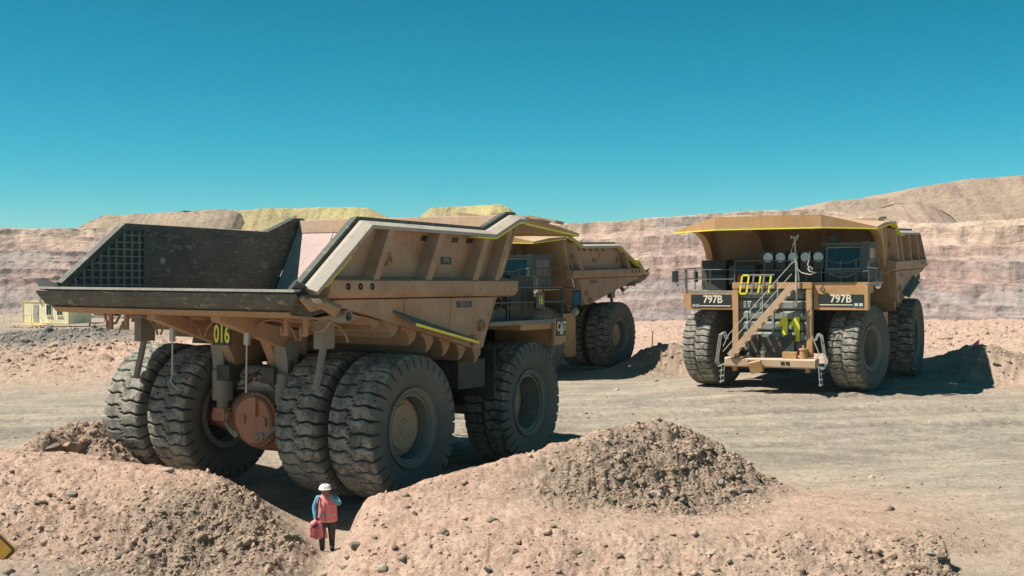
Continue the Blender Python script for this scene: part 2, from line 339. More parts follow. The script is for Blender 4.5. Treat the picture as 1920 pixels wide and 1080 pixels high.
# distant banks on the left: red soil, then grey gravel
for u, v, Y, r, pk, br, gr in ((-150,705,62,.4,.8,.3,0),(60,705,62,.5,.8,.3,0),(200,700,63,.5,.8,.3,0),(330,698,64,.4,.8,.1,0),
      (-150,668,70,.8,.8,.3,.1),(60,672,69,.8,.8,.4,.1),(160,660,71,.8,1,.1,0),(250,655,72,.8,1,0,0),(340,642,75,.6,1,0,0),(450,640,76,.5,1,0,0),
      (-150,640,82,1.,.1,.1,1),(0,641,80,1.,0,.1,1),(60,630,84,1,0,0,1),(140,620,88,1,0,0,1),(210,616,90,.9,0,0,1),(260,622,90,.7,.3,0,.7),(330,628,92,.4,.6,0,.2),(450,628,92,.4,.6,0,0),
      (0,628,104,.5,.3,0,.5),(100,618,112,.4,.3,0,.5),(200,615,120,.3,.4,0,.4),(40,612,132,.3,.4,0,.3),(140,611,132,.3,.4,0,.3)):
    cp(u, v, Y, r, pk, br, gr)
# bank between the two far trucks and behind them
for u, v, Y, r, pk, br in ((1215,650,68,.8,.4,.7),(1250,648,68.5,.9,.3,.8),(1290,655,69,.9,.4,.7),(1225,690,65,.9,.3,.8),(1280,702,64,.6,.5,.5),(1330,690,70,.3,.5,.2),
      (1110,620,92,.5,1,0),(1200,612,92,.6,1,.1),(1260,614,92,.6,1,.1),(1330,616,92,.5,1,0),(1450,618,92,.5,1,0),(1560,616,92,.5,1,0),(1200,640,82,.5,.9,.1),(1060,640,86,.4,.9,0),
      (1740,610,90,.7,1,.1),(1800,612,90,.8,1,.1),(1860,608,88,.8,1,.1),(1930,604,86,.8,1,.1),(2100,604,86,.8,1,.1),(1760,650,76,.7,.9,.1),(1860,640,74,.7,.9,.1),(1940,640,72,.7,.9,.1),
      (1790,655,61.5,.7,.4,.8),(1832,645,60,.8,.4,.8),(1880,652,60.5,.9,.4,.8),(1930,672,60,.8,.5,.6),(1770,700,58,.7,.4,.7),(1840,712,57,.7,.6,.5),(1920,716,56.5,.5,.8,.2),(2020,700,58,.6,.7,.3)):
    cp(u, v, Y, r, pk, br)
for x, y in ((20,54),(24,53.5),(30,53),(16,66),(11,69),(27,66)): wp(x, y, .25, .1, .3)
for a in range(0, 360, 24):
    for rr_, zz in ((5, -1.9), (13, -1.9), (60, -.2), (110, -.1), (170, -.1)):
        th = math.radians(a)
        x, y = rr_*math.sin(th), rr_*math.cos(th)
        if y > (16 if abs(x) < 18 else -1) and rr_ < 150 and abs(x) < 0.62*y+8: continue
        wp(x, y, zz if y < 40 else -.1, 0.1, 0.4)
CP = np.array(CP); CXY = CP[:, :2]
def kern(d2): return np.sqrt(d2+0.35**2)
_A = kern(((CXY[:, None]-CXY[None])**2).sum(-1)); n_ = len(CP)
_M = np.zeros((n_+3, n_+3)); _M[:n_, :n_] = _A - np.eye(n_)*0.03; _M[:n_, n_] = 1; _M[:n_, n_+1:] = CXY; _M[n_, :n_] = 1; _M[n_+1:, :n_] = CXY.T
_W = np.linalg.solve(_M, np.vstack([CP[:, 2:], np.zeros((3, 5))]))
TRACKS = [(40.5, .05, .0006, .8), (45.5, -.03, .0004, 1.0), (49.5, .02, -.0003, .9), (53, -.05, .0007, .7), (43, .14, -.002, .8), (36.5, .22, .004, .7), (47.5, .10, .001, .6)]
def edge_r(th):     # distance of the pit rim by bearing
    return np.interp(np.degrees(th), [-70, -24, -20, -14, -10, 0, 10, 25, 70], [190, 170, 158, 150, 112, 108, 108, 106, 190])
def ground_eval(x, y, fine=True):
    sh_ = x.shape; x = x.ravel(); y = y.ravel(); out = np.empty((len(x), 5))
    for i in range(0, len(x), 20000):
        xx, yy = x[i:i+20000], y[i:i+20000]
        K = kern((xx[:, None]-CXY[None, :, 0])**2+(yy[:, None]-CXY[None, :, 1])**2)
        out[i:i+20000] = K@_W[:n_] + _W[n_] + xx[:, None]*_W[n_+1]+yy[:, None]*_W[n_+2]
    z = out[:, 0]; r = np.clip(out[:, 1], 0.02, 1.1); col = np.clip(out[:, 2:], 0, 1)
    rough2 = np.clip(r*1.0, 0, 1)
    if fine:
        wx = x+0.35*fbm(x*.8, y*.8, 3, 50); wy = y+0.35*fbm(x*.8, y*.8, 3, 60)
        n1 = fbm(wx*0.55, wy*0.55, 3, 1)*0.42
        n2 = fbm(wx*1.6, wy*1.6, 3, 5)*0.40 + np.clip(billow(wx*1.9, wy*1.9, 44)-.55, 0, 1)*.22*fbm(wx*.7, wy*.7, 2, 46)*2
        n3 = (np.abs(2*vnoise(wx*3.4, wy*3.4, 9)-1)-.5)*0.10+(np.abs(2*vnoise(wx*7.1, wy*7.1, 12)-1)-.5)*0.055+(vnoise(wx*13.7, wy*13.7, 14)-.5)*.045+(vnoise(x*24, y*24, 15)-.5)*.03
        clod = np.clip(rough2*1.45-.42, 0, 1)+.10*np.clip(rough2*3, 0, 1)
        z = z + n1*np.clip(rough2, 0, .7) + n2*clod**1.2 + n3*(clod*1.45+.12) + np.clip(fbm(x*.5, y*.5, 2, 201)+.1, 0, 1)*fbm(wx*2.6, wy*2.6, 4, 203, .65)*.16*np.clip(rough2*2.5-.3, 0, 1)
        z = z + fbm(x*.9, y*2.6, 4, 31)*0.035 + fbm(x*7, y*7, 2, 33)*0.012
    cut_ = np.clip((x-8.72-.35*fbm(x*1.1, y*1.1, 3, 90)-.25*(y-24.5)*.3)/.16, 0, 1)*np.clip((26.3-y)/.5, 0, 1)*np.clip((12.5-x)/1.0, 0, 1)
    z = z*(1-cut_)+(-.42+.03*fbm(x*3, y*3, 3, 93))*cut_; col[:, 1] = np.where(cut_ > .97, .0, col[:, 1]); r = np.where(cut_ > .97, .15, r)
    if fine:      # wheel tracks across the yard
        for k_, (c0, c1, c2, amp) in enumerate(TRACKS):
            yc = c0+c1*x+c2*x*x+.5*np.sin(x*.11+k_)
            for off in (-1.7, 1.7):
                d_ = y-yc-off; pr = np.exp(-(d_/.46)**4); ed_ = np.exp(-((np.abs(d_)-.68)/.16)**2)
                on = (np.clip(1.3-rough2*6, 0, 1)*np.clip((y-33)/3, 0, 1)*np.clip((58-y)/4, 0, 1))*amp
                z = z+on*(-.055*pr+.04*ed_*(.6+.8*vnoise(x*3, y*3, 77))+pr*.012*np.sign(np.sin(x*11+d_*3+4*vnoise(x, y, 5))))
                col[:, 2] = np.clip(col[:, 2]+on*pr*.32, 0, 1)
    rr_ = np.hypot(x, y); th = np.arctan2(x, y); front = np.abs(th) < math.radians(72)
    ed = edge_r(th)+6*fbm(th*40, th*0, 3, 70)
    z = np.where(front, z-np.clip(rr_-ed, 0, None)*0.9, z)
    return z.reshape(sh_), r.reshape(sh_), col.reshape(sh_+(3,))
def gz(x, y): return float(ground_eval(np.array([float(x)]), np.array([float(y)]))[0][0])
def grid_mesh(name, X, Y, Z, wrap=False):
    R_, C_ = X.shape; co = np.stack([X, Y, Z], -1).reshape(-1, 3)
    i = np.arange(R_-1)[:, None]; j = np.arange(C_ if wrap else C_-1)[None]; j2 = (j+1) % C_
    q = np.stack([i*C_+j, i*C_+j2, (i+1)*C_+j2, (i+1)*C_+j], -1).reshape(-1, 4)
    me = bpy.data.meshes.new(name); me.vertices.add(len(co)); me.vertices.foreach_set('co', co.ravel())
    me.loops.add(q.size); me.loops.foreach_set('vertex_index', q.ravel().astype(np.int32))
    me.polygons.add(len(q)); me.polygons.foreach_set('loop_start', np.arange(0, q.size, 4, dtype=np.int32)); me.polygons.foreach_set('loop_total', np.full(len(q), 4, dtype=np.int32))
    me.polygons.foreach_set('use_smooth', np.ones(len(q), bool)); me.update(calc_edges=True); me.validate()
    return me
th = np.concatenate([np.radians(np.linspace(-180, -34, 40)[:-1]), np.radians(np.linspace(-34, -24.5, 60)[:-1]), np.radians(np.linspace(-24.5, 24.5, 860)), np.radians(np.linspace(24.5, 34, 60)[1:]), np.radians(np.linspace(34, 180, 40)[1:-1])])
rr = np.concatenate([np.linspace(.3, 20, 16)[:-1], np.linspace(20, 36.5, 320)[:-1], np.linspace(36.5, 52, 120)[:-1], np.linspace(52, 95, 130)[:-1], np.linspace(95, 200, 70)])
RRg, THg = np.meshgrid(rr, th, indexing='ij'); GX, GY = RRg*np.sin(THg), RRg*np.cos(THg)
GZ, GR, GC = ground_eval(GX, GY)
gm = grid_mesh('ground', GX, GY, GZ[...], True)
ca = gm.color_attributes.new('soil', 'FLOAT_COLOR', 'POINT')
ca.data.foreach_set('color', np.concatenate([GC, GR[..., None]], -1).reshape(-1).astype(np.float32))
ground = bpy.data.objects.new('ground', gm); COL.objects.link(ground); tag(ground, kind='structure')
m, nt, b = nodes('quarry_soil'); at = N(nt, 'ShaderNodeVertexColor', layer_name='soil'); sp = N(nt, 'ShaderNodeSeparateColor'); nt.links.new(at.outputs[0], sp.inputs[0])
co = coords(nt); cst = coords(nt, (0.38, 1.0, 1.0))
ns = noise(nt, cst, 1.3, 10, 0.82, 0.3); nl = noise(nt, co, 0.12, 4, 0.6); nf = noise(nt, co, 7.0, 8, 0.75); nm = noise(nt, co, 1.5, 6, 0.7)
road = ramp(nt, ns, [(0.34, (0.20, 0.175, 0.14)), (0.45, (0.33, 0.29, 0.23)), (0.55, (0.42, 0.365, 0.285)), (0.66, (0.54, 0.465, 0.36))]).outputs[0]
nd = noise(nt, coords(nt, (0.35, 1, 1)), 0.22, 6, 0.65, 0.8); road = mix(nt, ramp(nt, nd, [(0.50, (0, 0, 0)), (0.62, (.6, .6, .6))]).outputs[0], road, (0.215, 0.195, 0.155))
road = mix(nt, ramp(nt, nl, [(0.50, (0, 0, 0)), (0.72, (.7, .7, .7))]).outputs[0], road, (0.48, 0.40, 0.29))
pink = ramp(nt, nm, [(0.30, (0.42, 0.27, 0.20)), (0.50, (0.54, 0.37, 0.28)), (0.72, (0.63, 0.47, 0.36))]).outputs[0]
brown = ramp(nt, nm, [(0.25, (0.20, 0.15, 0.11)), (0.55, (0.35, 0.265, 0.195)), (0.8, (0.47, 0.37, 0.28))]).outputs[0]
grey = ramp(nt, nm, [(0.25, (0.11, 0.105, 0.09)), (0.6, (0.20, 0.185, 0.16)), (0.85, (0.33, 0.29, 0.24))]).outputs[0]
c = mix(nt, sp.outputs[0], road, pink); c = mix(nt, sp.outputs[1], c, brown); c = mix(nt, sp.outputs[2], c, grey)
fv = ramp(nt, nf, [(0.30, (0.60,)*3), (0.52, (1.0,)*3), (0.75, (1.15,)*3)]).outputs[0]
c = mix(nt, 1.0, c, fv, 'MULTIPLY'); ng = noise(nt, co, 26.0, 4, 0.7); c = mix(nt, 1.0, c, ramp(nt, ng, [(0.34, (0.62,)*3), (0.47, (1.0,)*3), (0.7, (1.08,)*3)]).outputs[0], 'MULTIPLY')
nt.links.new(c, b.inputs['Base Color']); b.inputs['Roughness'].default_value = 0.95; b.inputs['Specular IOR Level'].default_value = 0.15
ad = N(nt, 'ShaderNodeMath', operation='ADD'); nt.links.new(nf, ad.inputs[0]); nt.links.new(ns, ad.inputs[1]); bump(nt, b, ad.outputs[0], 0.9, 0.07)
gm.materials.append(m); M_soil = m

# ------------------------------------------------------------------ the far pit wall with its benches
def pit_wall():
    a = np.radians(np.concatenate([np.linspace(-75, -27, 60)[:-1], np.linspace(-27, 27, 640), np.linspace(27, 75, 60)[1:]]))
    u = 960+FPX*np.tan(np.clip(a, -1.2, 1.2))
    vs = np.interp(u, [-3000, 0, 200, 420, 740, 1000, 1090, 1250, 1400, 1530, 1620, 1740, 1920, 4000], [430, 430, 429, 432, 428, 425, 424, 415, 405, 402, 415, 430, 424, 424])
    r = np.concatenate([np.linspace(112, 520, 30)[:-1], np.linspace(522, 730, 330)[:-1], np.linspace(730, 1100, 36)])
    R_, A_ = np.meshgrid(r, a, indexing='ij'); U = u[None]+0*R_
    ztop = (CAMH+(495-vs)/FPX*690)[None]
    arc = A_*600
    wob = 34*fbm(arc/120, R_*0+3, 3, 80)+3*fbm(arc/14, R_*0, 2, 83)
    left = np.clip((700-U)/300, 0, 1)
    z = np.full_like(R_, -48.0); step = 8.2
    for i in range(12):
        w2 = wob+9*fbm(arc/40, R_*0+i*7.7, 4, 90+i)
        ri = 540+i*12.2+.7*w2 + left*i*2
        lev = step*(.45+1.1*vnoise(arc/110+i*9.3, R_*0+i*3, 120+i)); ri = ri+2.6*fbm(arc/6, R_*0+i*2, 3, 210+i)
        tal = np.clip(0.36+0.9*fbm(arc/26, R_*0+i*5, 3, 160+i)+.25*left, .08, .9)       # share of the face buried in talus
        w1 = lev*tal/0.70; w_2 = np.maximum(lev*(1-tal)/1.9, .3)
        z = z+lev*tal*np.clip((R_-ri)/w1, 0, 1)+lev*(1-tal)*np.clip((R_-ri-w1)/w_2, 0, 1)
    z = np.minimum(z, ztop+1.6*fbm(arc/25, R_/25, 3, 130)+np.clip(R_-700, 0, 300)*0.004)
    z = z+1.1*fbm(arc/9, R_/9, 4, 140)+0.9*fbm(arc/2.6, R_*.5, 3, 150)
    back = np.clip((np.abs(A_)-1.0)/0.25, 0, 1)
    X, Y = R_*np.sin(A_), R_*np.cos(A_)
    me = grid_mesh('pit_terrain', X, Y, z); me.polygons.foreach_set('use_smooth', np.zeros(len(me.polygons), bool)); o = bpy.data.objects.new('pit_terrain', me); COL.objects.link(o); tag(o, kind='structure')
    m, nt, b = nodes('layered_rock'); geo = N(nt, 'ShaderNodeNewGeometry'); sx = N(nt, 'ShaderNodeSeparateXYZ'); nt.links.new(geo.outputs['Position'], sx.inputs[0])
    co = coords(nt); n1 = noise(nt, co, 0.006, 4, 0.6); n2 = noise(nt, co, 0.09, 7, 0.72); cz = coords(nt, (.05, .05, .5)); n3 = noise(nt, cz, 1.0, 5, 0.7)
    cv = coords(nt, (.35, .35, .03)); n4 = noise(nt, cv, 1.0, 5, .7)
    def ma(op, x, y):
        q = N(nt, 'ShaderNodeMath', operation=op)
        for i_, val in enumerate((x, y)):
            if isinstance(val, bpy.types.NodeSocket): nt.links.new(val, q.inputs[i_])
            else: q.inputs[i_].default_value = val
        return q.outputs[0]
    hgt = ma('ADD', ma('MULTIPLY_ADD', sx.outputs['Z'], 1/85.0), 0.0)
    hgt.node.inputs[0].links[0].from_node.inputs[2].default_value = 0.55
    hx = ma('ADD', hgt, ma('MULTIPLY', ma('SUBTRACT', n1, 0.5), 0.55)); hx = ma('ADD', hx, ma('MULTIPLY', ma('SUBTRACT', n3, 0.5), 0.22))
    cr = ramp(nt, hx, [(0.0, (0.23, 0.215, 0.205)), (0.26, (0.28, 0.25, 0.235)), (0.38, (0.39, 0.29, 0.26)), (0.47, (0.33, 0.27, 0.25)), (0.56, (0.47, 0.315, 0.26)), (0.66, (0.43, 0.31, 0.26)), (0.78, (0.52, 0.37, 0.29)), (0.95, (0.54, 0.42, 0.31))]).outputs[0]
    ngp = noise(nt, co, 0.011, 5, 0.65, .6); cr = mix(nt, ramp(nt, ngp, [(0.52, (0, 0, 0)), (0.64, (.8, .8, .8))]).outputs[0], cr, (0.36, 0.32, 0.29))
    fv = ramp(nt, n2, [(0.32, (0.60,)*3), (0.52, (1.0,)*3), (0.72, (1.25,)*3)]).outputs[0]; c = mix(nt, 1.0, cr, fv, 'MULTIPLY')
    fv = ramp(nt, n4, [(0.3, (0.93,)*3), (0.6, (1.0,)*3), (0.75, (1.05,)*3)]).outputs[0]; c = mix(nt, 1.0, c, fv, 'MULTIPLY')
    gn = N(nt, 'ShaderNodeSeparateXYZ'); nt.links.new(geo.outputs['True Normal'], gn.inputs[0])
    c = mix(nt, ramp(nt, gn.outputs['Z'], [(0.40, (1, 1, 1)), (0.70, (0, 0, 0))]).outputs[0], c, mix(nt, 1.0, c, (0.93, 0.90, 0.89), 'MULTIPLY'))
    cj = coords(nt, (.12, .12, .9)); nj = noise(nt, cj, 1.0, 6, .75); c = mix(nt, 1.0, c, ramp(nt, nj, [(0.36, (0.66,)*3), (0.5, (1.0,)*3), (0.64, (1.14,)*3)]).outputs[0], 'MULTIPLY')
    nt.links.new(c, b.inputs['Base Color']); b.inputs['Roughness'].default_value = 0.95; b.inputs['Specular IOR Level'].default_value = 0.1
    bump(nt, b, n2, 1.0, 2.2); me.materials.append(m); return m
M_rock = pit_wall()
# the plain behind the camera, out to the horizon
mb = MB(); ring = [(r_*math.sin(math.radians(a)), r_*math.cos(math.radians(a)), -2.2) for r_ in (160, 6000) for a in range(70, 291, 10)]
k_ = len(ring)//2; mb.add(ring, [(i, i+1, i+1+k_, i+k_) for i in range(k_-1)])
o = part('plain', 'plain', mb, M_soil); tag(o, kind='structure')

def ridge(name, pts, Yc, base_z, mat, slope=0.62, seed=0, depth=60, flat=25, steps=0):
    """a spoil heap or hill: crest given by survey points, tipped faces at the angle of repose"""
    P = np.array([atY(u, v, Yc) for u, v in pts]); xs = np.linspace(P[0, 0], P[-1, 0], 220); zc = np.interp(xs, P[:, 0], P[:, 2])
    zc = zc+0.8*fbm(xs/9, xs*0, 3, seed+5)
    H_ = np.maximum(zc-base_z, 0.0)
    t = np.concatenate([np.linspace(-1, 0, 110), np.linspace(0, 1, 12)[1:], 1+np.linspace(0, 1, 16)[1:]])
    X = np.empty((len(t), len(xs))); Y = X.copy(); Z = X.copy()
    gull = fbm(xs/11, xs*0+1, 4, seed)
    for i, tt in enumerate(t):
        X[i] = xs
        if tt <= 0:
            Y[i] = Yc+tt*H_/slope; Z[i] = base_z+H_*(1+tt)
            Y[i] += (6*gull+9*fbm(xs/16+tt*.6, np.full_like(xs, tt*2.2), 4, seed+30))*np.minimum(1, H_/10)
            if steps: q_ = (1+tt)*steps; Z[i] = base_z+H_*(np.floor(q_)+np.clip((q_-np.floor(q_))*1.6, 0, 1))/steps if tt < 0 else base_z+H_
        elif tt <= 1: Y[i] = Yc+tt*flat+10*gull*np.minimum(1, H_/10)*(1-tt); Z[i] = base_z+H_
        else: Y[i] = Yc+flat+(tt-1)*H_/slope; Z[i] = base_z+H_*(2-tt)
        Z[i] = Z[i]+0.9*fbm(xs/7, np.full_like(xs, tt*3)+seed, 4, seed+9)*np.minimum(1, H_/5)
    me = grid_mesh(name, X, Y, Z); me.materials.append(mat); o = bpy.data.objects.new(name, me); COL.objects.link(o); return o
def spoil_mat(name, c1, c2, c3, yellow=None, lo=0.45, hi=0.6, zlo=0, zhi=1):
    m, nt, b = nodes(name); co = coords(nt); n1 = noise(nt, co, 0.05, 5, 0.65); n2 = noise(nt, co, 0.4, 7, 0.75)
    c = ramp(nt, n1, [(0.3, c1), (0.52, c2), (0.72, c3)]).outputs[0]
    if yellow:
        n0 = noise(nt, co, 0.022, 3, 0.5, 0.3); c = mix(nt, ramp(nt, n0, [(lo, (0, 0, 0)), (hi, (1, 1, 1))]).outputs[0], c, yellow)
    c = mix(nt, 1.0, c, ramp(nt, n2, [(0.25, (0.72,)*3), (0.55, (1,)*3), (0.8, (1.15,)*3)]).outputs[0], 'MULTIPLY')
    nt.links.new(c, b.inputs['Base Color']); b.inputs['Roughness'].default_value = 0.95; b.inputs['Specular IOR Level'].default_value = 0.1
    bump(nt, b, n2, 1.0, 2.0); return m
M_spoil = spoil_mat('spoil_tan', (0.36, 0.28, 0.21), (0.44, 0.34, 0.24), (0.50, 0.40, 0.27))
M_sulph = spoil_mat('spoil_sulphur', (0.40, 0.32, 0.20), (0.47, 0.38, 0.20), (0.50, 0.42, 0.24), (0.58, 0.50, 0.22), 0.40, 0.66)
M_hill = spoil_mat('hill_soil', (0.38, 0.27, 0.20), (0.47, 0.35, 0.26), (0.52, 0.39, 0.28))
tag(ridge('spoil_heap', [(140,430),(165,418),(195,404),(250,401),(330,397),(420,392),(436,394),(445,398),(460,420),(470,430)], 760, 22, M_spoil, seed=3), 'long tan spoil heap on the left rim, ending beside the sulphur-yellow heap', 'spoil heap', 'spoil heaps on the rim')
tag(ridge('spoil_heap', [(405,430),(425,400),(440,394),(520,391),(600,389),(660,388),(690,391),(715,402),(735,415),(750,430)], 775, 22, M_sulph, seed=11), 'long spoil heap with sulphur-yellow face on the rim above the near dump body', 'spoil heap', 'spoil heaps on the rim')
tag(ridge('spoil_heap', [(775,428),(790,402),(808,390),(870,386),(940,384),(955,390),(968,402),(985,420),(1000,428)], 770, 22, M_sulph, seed=23), 'small flat-topped yellow spoil heap above the canopy of the near truck', 'spoil heap', 'spoil heaps on the rim')
tag(ridge('hill', [(1500,428),(1525,398),(1540,384),(1560,377),(1630,372),(1668,371),(1690,362),(1715,352),(1760,345),(1795,342),(1805,337),(1870,333),(1925,329),(2100,326),(2500,330),(2700,420)], 860, 12, M_hill, seed=41, flat=120, steps=4), kind='structure')
tag(ridge('hill', [(1560,420),(1620,398),(1680,382),(1720,378),(1745,384),(1780,404),(1800,420)], 800, 16, M_hill, seed=47, flat=8, slope=.5), kind='structure')
#@@TRUCK
# ------------------------------------------------------------------ haul trucks (truck frame: x forward, y left, z up, rear axle at x=0)
RT, WB, HW = 1.87, 7.11, 4.53
def tyre_mesh(lugs, ring):
    NT = lugs*20; hw = 0.70
    prof = [(-0.52, 1.0, 0), (-0.60, 1.10, 0), (-0.70, 1.30, 0), (-0.735, 1.48, 0), (-0.725, 1.60, .5), (-0.71, 1.70, 1), (-0.69, 1.775, 1), (-0.655, 1.825, 1)]
    acr = [(s_*0.62, RT-0.022*abs(s_)**3, 1) for s_ in np.linspace(-1, 1, 21)]
    prof = prof+acr+[(-a, r, g) for a, r, g in prof[::-1]]
    A_ = np.array(prof); y = A_[:, 0]; r = A_[:, 1]; g = A_[:, 2]
    t = np.arange(NT)/NT*2*PI
    s_ = y/0.62
    ph = (t[:, None]*lugs/(2*PI) + 0.30*np.tanh(s_*7)[None] + 0.07*np.sin(s_*8)[None])
    fr = ph-np.floor(ph); d = np.minimum(fr, 1-fr)
    gw = 0.085+0.08*np.clip(np.abs(s_)-.75, 0, 1)[None]
    gr = np.clip((1-d/gw)*2.2, 0, 1); gr = gr*gr*(3-2*gr)
    dep = 0.115*gr*g[None]
    if ring:
        for c0 in (-0.36, 0.0, 0.36): dep = np.maximum(dep, 0.06*np.clip(1-np.abs(s_-c0)/0.05, 0, 1)[None]*g[None])
    wear = 0.012*(vnoise(ph*2.3, (s_*3)[None]+ph*0, 5)-.5)*g[None]
    rad = r[None]-dep-wear; rad = rad
    ang = t[:, None]+0*rad
    V = np.stack([rad*np.cos(ang), y[None]+0*rad, rad*np.sin(ang)], -1)
    me = grid_mesh('tyre', np.vstack([V[..., 0], V[:1, :, 0]]), np.vstack([V[..., 1], V[:1, :, 1]]), np.vstack([V[..., 2], V[:1, :, 2]]))
    at = me.attributes.new('tread', 'FLOAT', 'POINT'); tv = np.clip(g[None]*(1-gr*1.0)*(np.abs(y)<.69)[None], 0, 1); tv = np.vstack([tv, tv[:1]])
    at.data.foreach_set('value', tv.ravel().astype(np.float32))
    ag = me.attributes.new('groove_shade', 'FLOAT', 'POINT'); gv = np.clip(dep/.09, 0, 1); gv = np.vstack([gv, gv[:1]]); ag.data.foreach_set('value', gv.ravel().astype(np.float32))
    fix_normals(me)
    me.polygons.foreach_set('use_smooth', np.ones(len(me.polygons), bool))
    return me
TY_R = tyre_mesh(34, False); TY_F = tyre_mesh(38, True)
def b_rim():
    m = MB(); m.lathe([(-.50, .80), (-.50, 1.0), (-.56, 1.03), (-.62, 1.02), (-.635, .985), (-.60, .965), (-.575, .93), (-.60, .905), (-.57, .875), (-.50, .86), (-.44, .84), (.1, .80), (.52, .98), (.52, .80)], 48); return m
def b_hub_rear():
    m = MB(); m.lathe([(-.02, .82), (-.20, .74), (-.24, .70), (-.27, .68), (-.27, .60), (-.31, .58), (-.31, .22), (-.34, .20), (-.34, .001)], 40)
    for k in range(36):
        a = 2*PI*k/36; m.lathe([(-.25, .018), (-.295, .018), (-.295, .001)], 6, c=(.64*math.cos(a), 0, .64*math.sin(a)))
    m.tube([(.12*math.cos(a), -.345, .12*math.sin(a)) for a in np.linspace(.5, 5.2, 12)], .014, 5)
    return m
def b_hub_front():
    m = MB(); m.lathe([(.15, .82), (.10, .70), (.06, .45), (.04, .42), (-.06, .30), (-.10, .27), (-.10, .001)], 36)
    for k in range(16):
        a = 2*PI*k/16; m.lathe([(.06, .02), (-.01, .02), (-.01, .001)], 6, c=(.36*math.cos(a), 0, .36*math.sin(a)))
    return m
def rail_path(k2=-1.7): return [(-3.76, 5.37), (k2, 6.98), (4.0, 6.95), (5.3, 7.45), (5.75, 7.45)]
def sweep(path, sec, side):
    """sweep a (y, n) section along an (x,z) path"""
    pts = [Vector((p[0], 0, p[1])) for p in path]; m = MB(); k = len(sec)
    for i, p in enumerate(pts):
        d0 = (pts[i]-pts[max(i-1, 0)]); d1 = (pts[min(i+1, len(pts)-1)]-pts[i])
        if d0.length < 1e-6: d0 = d1
        if d1.length < 1e-6: d1 = d0
        n0 = Vector((-d0.z, 0, d0.x)).normalized(); n1 = Vector((-d1.z, 0, d1.x)).normalized(); nn = (n0+n1).normalized(); sc = 1/max(.5, nn.dot(n0))
        for y, n in sec: q = p+nn*(n*sc); m.v.append((q.x, y*side, q.z))
    for i in range(len(pts)-1):
        for j in range(k): m.f.append((i*k+j, i*k+(j+1) % k, (i+1)*k+(j+1) % k, (i+1)*k+j))
    m.f += [tuple(range(k)), tuple(range((len(pts)-1)*k, len(pts)*k))]
    return m
def zrail(x, k2=-1.7):
    p = rail_path(k2); return float(np.interp(x, [a for a, b_ in p], [b_ for a, b_ in p]))
def zfloor(x): return 5.33-(x+4.5)*(5.33-3.9)/(3.9+4.5)
def wall_poly(k2): return [(-3.7, 5.22), (k2+.03, 6.93), (4.0, 6.90), (5.3, 7.40), (5.62, 7.40), (5.5, 6.9), (4.25, 5.16), (3.67, 3.76), (-2.8, 5.03)]
def rails(parent, segs, mat, h=1.0, r=0.024, name='handrail'):
    """handrail run: list of base points; top and knee rails with posts"""
    m = MB()
    for a, b_ in zip(segs[:-1], segs[1:]):
        a, b_ = Vector(a), Vector(b_); L = (b_-a).length; n = max(1, round(L/1.1)); up = Vector((0, 0, h))
        m.tube([a+up, b_+up], r, 6); m.tube([a+up*.55, b_+up*.55], r*.85, 6)
        for k in range(n+1):
            p = a.lerp(b_, k/n); m.tube([p, p+up], r, 6)
    return part(name, (name, tuple(map(tuple, segs)), h), m, mat, parent)

